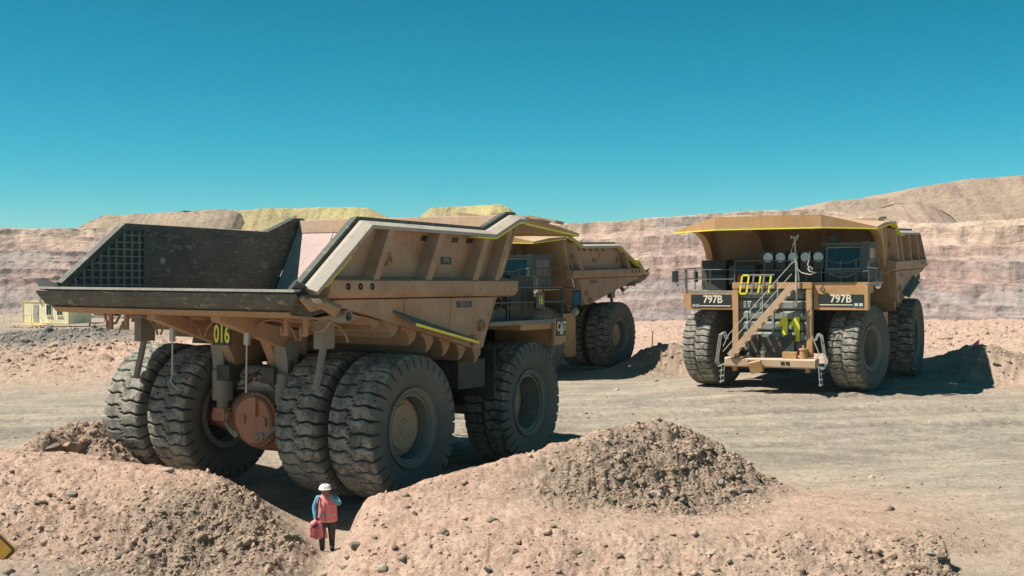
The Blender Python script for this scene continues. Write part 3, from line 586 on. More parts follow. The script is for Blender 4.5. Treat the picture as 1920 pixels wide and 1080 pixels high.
def make_truck(k, label, number):
    x, y, z, ya, p_, r_ = TR[k]
    T = empty('mining_truck', (x, y, z), (r_, p_, ya)); tag(T, label, 'mining truck', 'giant yellow mining trucks parked in the pit yard')
    k2 = {'A': -1.7, 'B': -0.3, 'C': -1.5}[k]
    P = lambda name, key, bld, mat, par=T, **kw: part(name, key, bld, mat, par, **kw)
    # ---------------- wheels
    steer = {'A': 0.03, 'B': -0.05, 'C': -0.20}[k]
    def wheel(wx, wy, side, hub, st=0.0, roll=0.0, front=False):
        t = P('tyre', ('tyre', front), TY_F if front else TY_R, M_tyre, loc=(wx, wy, RT), rot=(0, roll, st+(0 if side < 0 else PI)))
        t.rotation_mode = 'XYZ'
        P('rim', 'rim', b_rim, M_rim, t, smooth=False)
        if hub: P('hub', 'hub'+hub, b_hub_rear if hub == 'r' else b_hub_front, M_hub, t)
    for s in (-1, 1):
        wheel(0, s*3.97, s, 'r', roll=.3*s); wheel(0, s*2.27, s, None, roll=.9)
        wheel(WB, s*3.27, s, 'f', steer, roll=.5, front=True)
    # ---------------- dump body
    def b_body():
        m = MB()
        m.prism_y([(3.72, 3.80), (3.9, 3.92), (-4.20, 5.32), (-4.20, 5.22)], -4.01, 4.01)           # floor
        m.prism_y([(3.72, 3.80), (5.62, 7.30), (5.74, 7.24), (3.86, 3.72)], -4.01, 4.01)            # front slope
        return m
    B = P('dump_body', 'body', b_body, M_steel)
    P('headboard', 'headb', lambda: MB().prism_y([(3.74, 3.98), (5.56, 7.33), (5.52, 7.35), (3.70, 4.0)], -3.93, 3.93), M_pink, B)
    P('headboard_cap', 'headcap', lambda: MB().prism_y([(5.36, 7.10), (5.46, 7.50), (5.8, 7.54), (5.8, 7.32)], -3.90, 3.90), M_body, B)
    P('headboard_seam', 'hseam', lambda: MB().prism_y([(4.0, 4.52), (5.38, 7.07), (5.35, 7.085), (3.97, 4.54)], 2.4, 2.46), M_bare, B)
    for s in (-1, 1):
        P('side_wall', ('wall', s, k2), lambda: MB().prism_y(wall_poly(k2), s*4.02, s*4.12), M_body, B)
        P('wall_liner', ('liner', s, k2), lambda: MB().prism_y([(a*.995, b_+.012) for a, b_ in wall_poly(k2)], s*3.95, s*4.016), M_steel, B)
        P('rail_cap', ('rcap', s, k2), lambda: sweep(rail_path(k2), [(4.13, .05), (4.28, .05), (4.54, -.06), (4.54, -.145), (4.28, -.13), (4.13, -.03)], s), M_pale, B)
        P('rail_liner', ('rlin', s, k2), lambda: sweep([(a, b_) for a, b_ in rail_path(k2)], [(3.91, .13), (4.126, .15), (4.126, -.06), (3.91, -.06)], s), M_steel, B)
        P('side_beam', ('sbeam', s), lambda: MB().prism_x([(s*4.122, 5.68), (s*4.54, 5.58), (s*4.54, 5.30), (s*4.42, 5.17), (s*4.122, 5.13)], -3.25, 5.22), M_body, B)
        for i, (xb, wdt) in enumerate(((-1.47, .30), (.76, .32), (2.99, .32), (4.13, .30))):
            if k == 'B' and i in (1, 2): continue
            hh = zrail(xb+.5, k2)-.10
            def b_rib():
                m = MB(); yi, yo = s*4.122, s*4.50; xt = xb+(hh-5.6)*.54; w = wdt/2; tpr = .10
                return m.hexa([(xb-w, yi, 5.62), (xb+w, yi, 5.62), (xb+w-.03, yo, 5.6), (xb-w+.03, yo, 5.6), (xt-w, yi, hh), (xt+w, yi, hh), (xt+w-.03, yo-s*tpr*.3, hh-.03), (xt-w+.03, yo-s*tpr*.3, hh-.03)])
            P('side_rib', ('rib', s, i, k2), b_rib, M_body, B)
        P('rear_corner_rib', ('crib', s, k2), lambda: MB().prism_y([(-3.45, 5.60), (k2+.05, 6.80), (k2+.30, 6.80), (-2.95, 5.60)], s*4.122, s*4.36), M_body, B)
        P('lower_plate', ('lowp', s), lambda: MB().prism_y([(-.9, 5.125), (4.24, 5.125), (3.66, 3.74), (3.2, 3.72), (-1.6, 4.76), (-2.9, 5.0), (-2.9, 5.125)], s*4.123, s*4.34), M_body, B)
        if not (k == 'B'):
            P('deflector_shelf', ('shelf', s), lambda: MB().hexa([(-.58, s*4.345, 4.80), (2.84, s*4.345, 4.02), (2.84, s*4.72, 3.88), (-.15, s*4.72, 4.46), (-.58, s*4.345, 4.86), (2.84, s*4.345, 4.08), (2.84, s*4.72, 3.94), (-.15, s*4.72, 4.52)]), M_green, B)
            P('reflective_tape', ('shtape', s), lambda: MB().hexa([(-.13, s*4.722, 4.455), (2.84, s*4.722, 3.875), (2.84, s*4.732, 3.875), (-.13, s*4.732, 4.455), (-.13, s*4.722, 4.525), (2.84, s*4.722, 3.945), (2.84, s*4.732, 3.945), (-.13, s*4.732, 4.525)]), M_yt, B)
        for i, xs_ in enumerate((-.2, 1.9)):
            P('weld_seam', ('weld', s, i), lambda: MB().tube([(xs_, s*4.341, zfloor(xs_)-.35), (xs_+.15, s*4.341, 5.12)], .012, 5), M_under, B)
            P('weld_seam', ('weldb', s, i), lambda: MB().tube([(xs_+.9, s*4.541, 5.30), (xs_+.9, s*4.541, 5.58)], .010, 5), M_under, B)
        # reflective lines under the rail and down the front edge
        P('reflective_tape', ('rtape', s, k2), lambda: sweep([(3.0, 6.95), (4.0, 6.95), (5.3, 7.45), (5.7, 7.45)] if k != 'B' else rail_path(k2)[:4], [(4.30, -.15), (4.55, -.15), (4.55, -.19 if k != 'B' else -.172), (4.30, -.19 if k != 'B' else -.172)], s), M_yt, B)
        if k != 'C': P('reflective_tape', ('rtape2', s, k2), lambda: sweep([(-3.5, 5.57), (-2.6, 6.27)], [(4.30, -.15), (4.55, -.15), (4.55, -.18), (4.30, -.18)], s), M_yt, B)
        P('reflective_tape', ('ftape', s), lambda: MB().prism_y([(4.90, 5.72), (5.46, 6.88), (5.51, 6.86), (4.95, 5.70)], s*4.122, s*4.129), M_yt, B)
        for i in range(5):
            P('warning_block', ('wblk', s, i, k2), lambda: MB().prism_y([(.9+i*.72, 6.62), (1.2+i*.72, 6.62), (1.28+i*.72, 6.76), (.98+i*.72, 6.76)], s*4.122, s*4.128), M_black, B)
        for i in range(3):
            P('beam_hole_disc', ('bhole', s, i), lambda: MB().lathe([(s*4.538, .001), (s*4.546, .085), (s*4.538, .085)], 14, c=(-2.60+i*.46, 0, 5.44)), M_hole, B)  # black disc paints the shade of an open hole
        for (ex, ez) in ((-.55, 6.12), (4.75, 6.3), (3.5, 4.35), (3.1, 3.95)):
            def b_eye():
                m = MB(); yw = 4.12 if ez > 5.6 else 4.34; m.tube([(ex+.12*math.cos(a), s*(yw+.08), ez+.12*math.sin(a)) for a in np.linspace(0, 2*PI, 13)], .035, 6); m.box((ex-.1, s*yw, ez-.16), (ex+.1, s*(yw+.1), ez-.06)); return m
            P('lifting_eye', ('eye', s, ex), b_eye, M_under, B)
        P('tail_wing', ('twing', s), lambda: MB().hexa([(-4.28, s*4.10, 5.34), (-3.5, s*3.98, 5.20), (-3.5, s*4.08, 5.20), (-4.28, s*4.20, 5.30), (-4.28, s*4.38, 5.60), (-3.66, s*4.16, 5.44), (-3.66, s*4.24, 5.42), (-4.28, s*4.43, 5.56)]), M_green, B)
        P('data_plate', ('dplate', s), lambda: MB().box((2.30, s*4.342, 4.86), (3.05, s*4.349, 5.03)), M_black, B)
        P('data_plate', ('dplate2', s), lambda: MB().box((1.85, s*4.122, 6.02), (2.35, s*4.129, 6.22)), M_black, B)
        rz = (PI/2, 0, 0) if s < 0 else (PI/2, 0, PI)
        P('plate_lettering', 'tx797', lambda: text_mesh('797B', .17, .9, .002), M_bare, B, loc=(2.10, s*4.131, 6.12), rot=rz)
        P('plate_lettering', 'txtex', lambda: text_mesh('TEX-12', .16, 1.0, .002), M_bare, B, loc=(2.68, s*4.351, 4.945), rot=rz)
        def b_logo():
            m = MB(); pts = [(.26*math.cos(a), .26*math.sin(a)) for a in np.linspace(-PI/2, PI/2, 11)]
            return m.prism_y([(1.43+a*.8, 6.36+b_) for a, b_ in pts], s*4.122, s*4.127)
        P('painted_emblem', ('logo', s), b_logo, M_red, B)
    # tail
    def b_tail():
        m = MB(); sec = [(-4.28, 5.27, 4.40), (-4.24, 5.12, 4.30), (-4.14, 4.94, 4.18), (-3.95, 4.82, 4.02), (-3.3, 4.74, 4.0), (-2.6, 4.86, 4.0), (-2.9, 5.08, 4.10), (-4.20, 5.215, 4.38)]
        n = len(sec); m.v = [(a, h, b_) for a, b_, h in sec]+[(a, -h, b_) for a, b_, h in sec]
        m.f = [(i, (i+1) % n, (i+1) % n+n, i+n) for i in range(n)]+[tuple(range(n)), tuple(range(2*n-1, n-1, -1))]
        return m
    ta = P('tail_apron', 'tail', b_tail, M_steel, B)
    P('tail_lip', 'lip', lambda: MB().prism_y([(-4.325, 5.315), (-4.325, 5.375), (-4.10, 5.372), (-4.10, 5.33), (-4.285, 5.315)], -4.38, 4.40), M_pale, B)
    P('tail_skirt', 'skirt', lambda: MB().prism_y([(-4.02, 4.87), (-3.90, 4.785), (-3.0, 4.71), (-2.5, 4.77), (-2.5, 4.72), (-3.0, 4.66), (-3.95, 4.73), (-4.08, 4.85)], -3.98, 3.98), M_under, B)
    # floor cross beams with hooked ends, and the two long bolsters
    for i in range(8):
        xb = -2.2+i*.78; zb = zfloor(xb)-.12; kk = min(1.0, .35+.16*i)
        yb = 3.3 if k == 'B' else 4.20
        P('floor_beam', ('fbeam', i, yb), lambda: MB().prism_y([(xb-.22, zb+.04), (xb+.50, zb-.10), (xb+.48, zb-.34*kk), (xb+.30, zb-.52*kk), (xb+.12, zb-.60*kk), (xb+.18, zb-.40*kk), (xb+.08, zb-.22*kk)], -yb, yb), M_under, B)
    for s in (-1, 1):
        P('bolster', ('bolst', s), lambda: MB().hexa([(-3.4, s*.95, 4.58), (-.2, s*.95, 3.55), (-.2, s*1.25, 3.55), (-3.4, s*1.25, 4.58), (-3.4, s*.95, 4.76), (-.2, s*.95, 4.2), (-.2, s*1.25, 4.2), (-3.4, s*1.25, 4.76)]), M_body, B)
        P('bolster', ('bolst2', s), lambda: MB().box((-.2, s*.90, 3.30), (4.2, s*1.28, 3.62)), M_under, B)
        P('pivot_lug', ('plug', s), lambda: MB().prism_y([(-1.5, 4.35), (.3, 4.1), (.1, 3.2), (-.3, 3.0), (-.75, 3.1), (-1.05, 3.6)], s*.60, s*.90), M_under, B)
        P('pipe_end', ('pipe', s), lambda: MB().lathe([(s*3.5, .16), (s*4.36, .16), (s*4.36, .12), (s*4.2, .12), (s*4.2, .001)], 14, c=(-2.35, 0, 4.74)), M_frame, B)
        P('drip_chain', ('chain', s), lambda: MB().tube([(-2.45, s*3.9, 4.62), (-2.5, s*3.75, 4.42), (-2.5, s*3.6, 4.36), (-2.5, s*3.4, 4.40), (-2.45, s*3.3, 4.62)], .035, 6), M_under, B)
        for hy in (2.75, 3.35):
            P('hanger', ('hang', s, hy), lambda: MB().box((-2.75, s*hy-.06, 4.30), (-2.68, s*hy+.06, 4.72)).box((-2.75, s*hy-.06, 4.24), (-2.68, s*hy+.16, 4.30)).box((-2.75, s*hy+.10, 4.30), (-2.68, s*hy+.16, 4.46)), M_under, B)
        P('rock_ejector', ('ejec', s), lambda: MB().bar((-1.6, s*3.12, 4.6), (-2.05, s*3.12, 2.9), .14, .10).box((-2.0, s*3.0, 3.9), (-1.5, s*3.25, 4.7)), M_frame, B)
        P('body_cable', ('cable', s), lambda: MB().tube([(-2.3, s*1.1, 4.4), (-2.3, s*1.1, 4.1), (-2.3, s*1.08, 2.75)] if s < 0 else [(-2.3, 1.5, 4.4), (-2.3, 1.5, 3.2), (-2.35, 1.5, 2.9), (-2.3, 1.3, 2.7)], .022, 6).box((-2.34, s*(1.1 if s < 0 else 1.5)-.07, 3.95), (-2.26, s*(1.1 if s < 0 else 1.5)+.07, 4.35)), M_rail, B)
    for i in range(5):
        P('arch_gusset', ('archg', i), lambda: MB().tube([(-2.1, -3.4+i*1.6+.75*math.cos(a), 4.05+.55*math.sin(a)) for a in np.linspace(.1, PI-.1, 9)], .03, 5), M_under, B)
    if k == 'A':   # rock box grid on the inside of the left wall
        for i in range(9):
            gx = -3.42+i*.27; P('grid_bar', ('gridv', i), lambda: MB().box((gx-.02, 3.87, zfloor(gx)+.02), (gx+.02, 3.946, zrail(gx+.08)-.08)), M_grille, B)
        for i in range(8):
            gzz = 5.42+i*.195; x0 = float(np.interp(gzz, [5.37, 6.98], [-3.76, -1.7]))+.12
            P('grid_bar', ('gridh', i), lambda: MB().box((x0, 3.88, gzz-.018), (-1.12, 3.94, gzz+.018)), M_grille, B)
        P('liner_strip', 'lstrip', lambda: MB().box((-1.12, 3.86, 5.0), (-.98, 3.948, 6.94)), M_green, B)
        P('hole_light_disc', 'sight', lambda: MB().lathe([(3.942, .001), (3.936, .10), (3.948, .10)], 14, c=(-.35, 0, 6.1)), M_pink, B)  # pale disc painted in place of daylight seen through a hole
        P('crumpled_edge', 'crumple', lambda: MB().tube([(-4.15, -4.42, 5.2), (-3.85, -4.50, 5.02), (-3.5, -4.5, 5.06), (-3.1, -4.52, 4.9), (-2.8, -4.45, 4.98)], [.06, .16, .13, .15, .05], 7), M_under, B)
    # ---------------- canopy over the cab
    FX, FC = 9.9, 9.15
    def b_can():
        m = MB(); rows = []
        for x_, zc, zs in ((5.55, 7.50, 7.40), (7.5, 7.60, 7.30), (None, 7.66, 7.10)):
            for yy in (-4.46, -2.3, 2.3, 4.46):
                xx = x_ if x_ else (FX if abs(yy) < 3 else FC); rows.append((xx, yy, zs if abs(yy) > 3 else zc))
        low = [(x_, y_, (z_-.12 if i < 8 else (7.12 if abs(y_) < 3 else 7.04))) for i, (x_, y_, z_) in enumerate(rows)]
        m.v = rows+low; nr = 12
        for i in range(2):
            for j in range(3):
                a = i*4+j; m.f += [(a, a+1, a+5, a+4), (a+nr, a+4+nr, a+5+nr, a+1+nr)]
        for j in range(3): m.f += [(8+j, 9+j, 9+j+nr, 8+j+nr), (j, j+nr, j+1+nr, j+1)]
        for i in range(2):
            for j in (0, 3): a = i*4+j; m.f.append((a, a+4, a+4+nr, a+nr))
        return m
    C = P('canopy', 'canopy', b_can, M_yel)
    ctp = [(FC+.012, -4.46, 7.045), (FX+.012, -2.3, 7.125), (FX+.012, 2.3, 7.125), (FC+.012, 4.46, 7.045)]
    def b_ct():
        m = MB()
        for a, b_ in zip(ctp[:-1], ctp[1:]):
            m.hexa([(a[0]-.03, a[1], a[2]-.05), (b_[0]-.03, b_[1], b_[2]-.05), b_[:2]+(b_[2]-.05,), a[:2]+(a[2]-.05,), (a[0]-.03, a[1], a[2]), (b_[0]-.03, b_[1], b_[2]), b_, a])
        return m
    P('reflective_tape', 'ctape', b_ct, M_yt, C)
    for s in (-1, 1):
        P('reflective_tape', ('cstape', s), lambda: MB().bar((5.8, s*4.455, 7.26), (FC, s*4.455, 7.02), .02, .05), M_yt, C)
        def b_gus(yy):
            return MB().prism_y([(5.85, 7.22), (7.9, 7.14)]+[(7.8-2.1*math.sin(a), 7.02-(1-math.cos(a))*1.5) for a in np.linspace(0.05, PI/2, 9)]+[(4.75, 5.0), (4.9, 5.3)], yy-.16, yy+.16)
        P('canopy_gusset', ('gus', s*1.45), lambda: b_gus(s*1.45), M_under, C)
        if k == 'C': P('canopy_gusset', ('gus', s*3.95), lambda: b_gus(s*3.95), M_yel, C)
    P('canopy_wall', 'canw', lambda: MB().prism_y([(3.9, 3.75), (5.80, 7.25), (5.9, 7.2), (4.0, 3.70)], -4.1, 4.1), M_under, C)
    if k == 'A':
        for i, (px, py, sx_, sy_, tl) in enumerate(((6.3,-3.6,.8,.85,.05),(6.9,-3.5,.75,1.1,.08),(7.7,-3.5,.8,1.0,.1),(6.2,-2.5,.8,.9,.03),(7.1,-2.4,.9,.95,.04),(8.0,-2.5,.85,1.0,.05),(8.5,-3.6,.6,1.0,.1))):
            zz = 7.46+.13*(1-abs(py)/4.46)*1.0
            P('canopy_slab', ('slab', i), lambda: MB().box((-sx_/2, -sy_/2, 0), (sx_/2, sy_/2, .10)), M_body, C, loc=(px, py, zz-.02), rot=(.12+tl*.6, tl*.7-.03, (i*37 % 7-3)*.02))
    # ---------------- chassis, axle, suspension
    def b_frame():
        m = MB()
        for s in (-1, 1):
            m.prism_y([(-1.2, 2.9), (-1.2, 3.3), (2, 3.15), (6, 2.7), (9.4, 2.5), (9.4, 1.6), (6, 1.75), (2, 2.3)], s*.55, s*1.0)
        m.box((3.2, -.55, 1.9), (3.8, .55, 2.6)); m.box((6.6, -1.9, 1.7), (7.6, 1.9, 2.4)); m.box((8.6, -1.0, 1.6), (9.3, 1.0, 2.4)); m.box((5.0, -1.2, 2.4), (9.0, 1.2, 4.2))
        return m
    F = P('chassis', 'chassis', b_frame, M_dark)
    P('cross_tube', 'ctube', lambda: MB().lathe([(-1.2, .001), (-1.2, .24), (1.2, .24), (1.2, .001)], 18, c=(-.55, 0, 3.05)), M_frame, F)
    ax = P('rear_axle', 'raxle', lambda: MB().lathe([(-3.2, .35), (-1.9, .42), (-1.35, .55), (-.95, .78), (-.5, .92), (.3, .92), (.8, .78), (1.35, .55), (1.9, .42), (3.2, .35)], 28, c=(0, 0, RT)).lathe([(-1.35, .001), (-1.35, .62), (-1.15, .66), (-.6, .86), (0, .9)], 28, axis='x', c=(.45, -.12, RT)), M_orange, smooth=True)
    def b_cover():
        m = MB(); m.lathe([(-1.03, .001), (-1.03, .60), (-.98, .64), (-.90, .66), (-.88, .72), (-.82, .72), (-.6, .7)], 36, axis='x', c=(0, -.12, RT))
        for q in range(34):
            a = 2*PI*q/34; m.box((-.93, -.12+.69*math.cos(a)-.018, RT+.69*math.sin(a)-.018), (-.88, -.12+.69*math.cos(a)+.018, RT+.69*math.sin(a)+.018))
        m.box((-1.12, -.30, RT+.12), (-1.03, -.18, RT+.62)); m.box((-1.08, .12, RT-.1), (-1.03, .30, RT+.14)); m.lathe([(-1.09, .001), (-1.09, .09), (-1.03, .1)], 10, axis='x', c=(0, -.30, RT-.42)); m.box((-1.10, -.62, RT-.12), (-1.02, -.50, RT+.10))
        return m
    P('axle_cover', 'acover', b_cover, M_orange, ax)
    def b_top(): return MB().box((-.6, -.85, 2.62), (.4, .85, 2.95)).box((-.85, -.7, 2.75), (-.6, .5, 2.9))
    P('axle_casting', 'acast', b_top, M_frame, ax)
    for i, (yy, mt) in enumerate(((-.55, M_red), (-.30, M_orange), (.0, M_yel), (.25, M_red), (-.8, M_yel))):
        P('hose_fitting', ('hfit', i), lambda: MB().lathe([(0, .001), (0, .06), (-.14, .06), (-.14, .001)], 8, axis='x', c=(-.72, yy, 2.98+.05*(i % 2))), mt, ax)
    P('hose', 'hosea', lambda: MB().tube([(-.7, .6, 3.3), (-.95, .65, 3.0), (-.9, .5, 2.7), (-.95, .2, 2.8), (-.8, -.1, 3.1), (-.95, -.5, 3.0), (-.8, -.7, 2.7)], .03, 6).tube([(-.7, .4, 3.4), (-1.0, .35, 3.1), (-1.0, .1, 3.0), (-.8, -.4, 3.3)], .025, 6), M_rub, ax)
    for s in (-1, 1):
        st = P('rear_suspension', ('rsus', s), lambda: MB().lathe([(0, .001), (0, .16), (.22, .16), (.22, .28), (1.0, .28), (1.05, .24), (1.05, .15), (1.55, .15), (1.55, .001)], 20, axis='z', c=(-.85, s*1.12, 2.12)), M_frame)
        P('clevis', ('clev', s), lambda: MB().prism_y([(-1.05, 3.55), (-1.12, 3.85), (-.95, 4.05), (-.70, 4.05), (-.55, 3.8), (-.62, 3.3), (-.70, 3.1), (-.72, 3.5), (-.95, 3.5), (-1.0, 3.1)], s*1.12-.20, s*1.12+.20), M_frame, st)
        P('lower_mount', ('lmnt', s), lambda: MB().box((-1.0, s*1.12-.2, 1.78), (-.6, s*1.12+.2, 2.12)).lathe([(-.28, .001), (-.28, .13), (.28, .13), (.28, .001)], 12, c=(-.85, s*1.12, 1.9)), M_orange, st)
        P('link_rod', ('lrod', s), lambda: MB().tube([(-.95, s*.9, 1.75), (-1.0, s*.6, 1.5), (-1.0, s*.45, 1.48)], .07, 7).lathe([(-1.08, .001), (-1.08, .10), (-.92, .10), (-.92, .001)], 10, axis='x', c=(0, s*.45, 1.48)), M_frame, st)
        fs = P('front_suspension', ('fsus', s), lambda: MB().lathe([(0, .001), (0, .26), (1.0, .26), (1.05, .34), (2.2, .34), (2.2, .001)], 20, axis='z', c=(WB, s*2.05, 1.5)), M_dark)
        P('spindle', ('spin', s), lambda: MB().lathe([(0, .001), (0, .5), (s*.9, .42), (s*.9, .001)], 20, c=(WB, s*1.9, RT)), M_dark, fs)
        P('hoist_cylinder', ('hoist', s), lambda: MB().tube([(3.6, s*1.55, 1.9), (2.4, s*1.55, 3.5)], .2, 12).tube([(2.4, s*1.55, 3.5), (1.9, s*1.55, 4.15)], .12, 10), M_frame)
    P('fuel_tank', 'ftank', lambda: MB().prism_y([(4.0, 1.05), (4.0, 3.30), (5.35, 3.30), (5.35, 1.35), (5.1, 1.0), (4.2, .95)], 2.75, 3.95), M_yel)
    P('hydraulic_tank', 'htank', lambda: MB().prism_y([(3.3, 2.55), (3.3, 3.35), (4.7, 3.35), (4.7, 2.55)], -3.75, -2.4), M_dark)
    P('mud_flap', 'mflap', lambda: MB().box((4.98, -3.9, 2.2), (5.02, -2.7, 3.6)), M_dark)
    # ---------------- decks, fenders and front
    P('deck', 'deckl', lambda: MB().box((5.9, 1.72, 4.60), (9.0, 4.08, 4.78)), M_yel)
    P('deck', 'deckr', lambda: MB().box((4.5, -4.05, 4.28), (9.0, -1.72, 4.40)), M_frame)
    P('deck', 'deckc', lambda: MB().box((6.2, -1.715, 4.50), (9.1, 1.715, 4.66)), M_frame)
    fl = P('fender', 'fenl', lambda: MB().box((8.55, 1.78, 3.60), (9.06, 4.05, 4.598)).box((7.6, 1.9, 4.3), (8.55, 4.0, 4.598)), M_yel)
    fr = P('fender', 'fenr', lambda: MB().box((8.45, -3.95, 3.58), (9.06, -1.78, 4.278)).box((6.4, -3.95, 4.1), (8.45, -1.9, 4.278)), M_yel)
    for s, fo, y0, y1, z0, z1 in ((1, fl, 1.98, 3.88, 3.74, 4.26), (-1, fr, -3.72, -1.85, 3.66, 4.24)):
        P('number_panel', ('npan', s), lambda: MB().box((9.062, y0, z0), (9.078, y1, z1)), M_black, fo)
        P('panel_stripe', ('nstr', s), lambda: MB().box((9.079, y0+.05, z0+.06), (9.083, y1-(.45 if s > 0 else .05), z0+.10)), M_tapew, fo)
        P('panel_lettering', 'tx797f', lambda: text_mesh('797B', .47, .92, .006, .012), M_tapew, fo, loc=(9.084, (y0+y1)/2+(.0 if s > 0 else .08), (z0+z1)/2+.07), rot=(PI/2, 0, PI/2))
        for i in range(2):
            yy = (y1-.38+i*.2) if s > 0 else (y0+.06+i*.18)
            P('headlamp', ('hl', s, i), lambda: MB().box((9.079, yy, z0+.03), (9.10, yy+.15, z0+.15)), M_disc if s > 0 else M_bare, fo)
    # radiator grille between two posts, inner slats, numerals of yellow tape
    G = P('grille', 'grille', lambda: MB().box((8.9, -1.5, 1.62), (9.02, 1.5, 4.45)), M_dark)
    for i in range(6):
        zz = 1.78+i*.46
        P('grille_slat', ('slat', i), lambda: MB().prism_y([(9.02, zz), (9.10, zz+.05), (9.10, zz+.30), (9.02, zz+.40)], -1.48, 1.48), M_grille, G)
    for s in (-1, 1):
        P('grille_post', ('gpost', s), lambda: MB().box((8.95, s*1.5, 1.55), (9.25, s*1.74, 4.52)), M_yel, G)
    P('grille_beam', 'gbeam', lambda: MB().box((8.95, -1.75, 4.52), (9.27, 1.75, 4.78)), M_yel, G)
    for i in range(7):
        P('grille_mesh_bar', ('gmesh', i), lambda: MB().box((9.10, -1.40+i*.46, 1.75), (9.108, -1.385+i*.46, 4.42)), M_dark, G)
    P('radiator_hose', 'rhose', lambda: MB().tube([(9.2, -1.35, 4.4), (9.3, -1.30, 3.6), (9.25, -1.38, 2.4), (9.3, -1.2, 1.7)], .03, 6).tube([(9.2, 1.4, 4.3), (9.3, 1.36, 3.2), (9.26, 1.42, 2.0)], .028, 6), M_rub, G)
    P('centre_bar', 'cbar', lambda: MB().box((9.10, -.04, 1.7), (9.13, .06, 4.4)), M_grille, G)
    if k == 'C':
        for i in range(2):
            def b_one():
                m = MB(); y0 = .42+i*.52
                return m.prism_x([(y0, 2.22), (y0+.24, 2.22), (y0+.24, 3.30), (y0+.06, 3.30), (y0-.18, 2.98), (y0-.18, 2.82), (y0, 2.92)], 9.132, 9.145)
            P('tape_numeral', ('one', i), b_one, M_yt, G)
    Bm = P('bumper', 'bumper', lambda: MB().prism_y([(9.05, 1.12), (9.72, 1.12), (9.78, 1.18), (9.78, 1.46), (9.72, 1.52), (9.05, 1.52)], -1.98, 1.98), M_bump)
    for s in (-1, 1):
        for i in range(2):
            P('fog_lamp', ('fog', s, i), lambda: MB().box((9.781, s*.72-.2+i*.22, 1.26), (9.80, s*.72-.04+i*.22, 1.40)), M_black, Bm)
        P('tow_lug', ('tow', s), lambda: MB().box((9.3, s*1.6-.08, .92), (9.6, s*1.6+.08, 1.12)), M_yel, Bm)
    P('step_box', 'stepbox', lambda: MB().box((9.3, .55, 1.53), (9.66, 1.15, 1.80)), M_yel, Bm)
    P('service_can', 'scan', lambda: MB().lathe([(0, .001), (0, .17), (.36, .17), (.36, .2), (.42, .2), (.42, .05), (.55, .05), (.55, .001)], 14, axis='z', c=(9.45, 1.42, 1.53)), M_yel, Bm)
    P('valve_stack', 'vstack', lambda: MB().lathe([(0, .001), (0, .10), (.2, .10), (.2, .15), (.30, .15), (.34, .08), (.42, .08), (.42, .001)], 12, axis='z', c=(9.5, -.35, 1.53)), M_bare, Bm)
    P('beacon', 'beac', lambda: MB().lathe([(0, .001), (0, .2), (.06, .2), (.08, .09), (.16, .07), (.26, .03), (.26, .001)], 12, axis='z', c=(9.5, -.95, 1.53)), M_frame, Bm)
    if k == 'C':
        P('wheel_chock', 'chock', lambda: MB().box((-.12, -.27, -.24), (.12, .27, .24)), M_yt if False else M_yel, Bm, loc=(9.95, -.52, 1.16), rot=(.25, .2, .1))
    # diagonal stair
    stp, sbt = (9.62, 1.05, 4.66), (9.62, -1.72, 1.60)
    St = P('stair', 'stringer', lambda: MB().bar((9.88, sbt[1], sbt[2]), (9.88, stp[1], stp[2]), .06, .26).bar((9.38, sbt[1], sbt[2]), (9.38, stp[1], stp[2]), .06, .26), M_bump)
    for i in range(11):
        t = (i+.5)/11; yy = sbt[1]+(stp[1]-sbt[1])*t; zz = sbt[2]+(stp[2]-sbt[2])*t
        P('stair_tread', 'tread', lambda: MB().box((9.41, -.13, -.02), (9.85, .13, .02)), M_bare, St, loc=(0, yy, zz-.06))
    def b_srail():
        m = MB(); d = Vector(stp)-Vector(sbt)
        for xx in (9.90,):
            o0 = Vector((xx-9.62, 0, 0))
            for hh in (.95, .50):
                pts = [Vector(sbt)+o0+d*-.02+Vector((0, -.22, hh*.5)), Vector(sbt)+o0+Vector((0, 0, hh)), Vector(stp)+o0+Vector((0, 0, hh))]
                if hh > .9: pts += [Vector(stp)+o0+Vector((0, .22, hh+.1)), Vector(stp)+o0+Vector((0, .32, .2))]
                m.tube(pts, .018, 6)
            for t in (.06, .3, .54, .78): q = Vector(sbt)+o0+d*t; m.tube([q, q+Vector((0, 0, .95))], .018, 6)
        return m
    P('stair_rail', 'srail', b_srail, M_rail, St)
    # access ladder loops at both bumper ends
    def b_loop(s):
        m = MB(); yy = s*2.02
        for d in (0, .2, .4):
            m.tube([(9.7-d, yy, 1.25), (9.72-d, yy+s*.26, 1.1), (9.75-d, yy+s*.38, 1.3), (9.75-d, yy+s*.20, 2.5), (9.7-d, yy+s*.06, 2.62), (9.7-d, yy-s*.08, 2.3)], .016, 6)
        for xx in (9.32, 9.72): m.tube([(xx, yy+s*.10, 1.2), (xx, yy+s*.16, .38)], .018, 6)
        for zz in (.42, .66, .90): m.box((9.32, yy+s*.10, zz), (9.72, yy+s*.22, zz+.03))
        return m
    for s in (-1, 1): P('access_ladder', ('alad', s), lambda: b_loop(s), M_rail)
    P('grab_pipe', 'grabp', lambda: MB().tube([(9.3, 1.62, 4.40), (9.40, 1.62, 4.40), (9.42, 1.72, 4.3), (9.42, 1.74, 2.6), (9.44, 2.1, 1.7), (9.44, 1.95, 1.55)], .024, 6), M_rail)
    # handrails on the decks
    rails(T, [(8.95, -3.95, 4.40), (8.95, -1.75, 4.40)], M_drail, .95)
    rails(T, [(4.7, -4.0, 4.40), (6.4, -4.0, 4.40), (8.95, -4.0, 4.40)], M_drail, 1.0)
    rails(T, [(9.05, -1.7, 4.78), (9.05, 1.0, 4.78)], M_drail, .95)
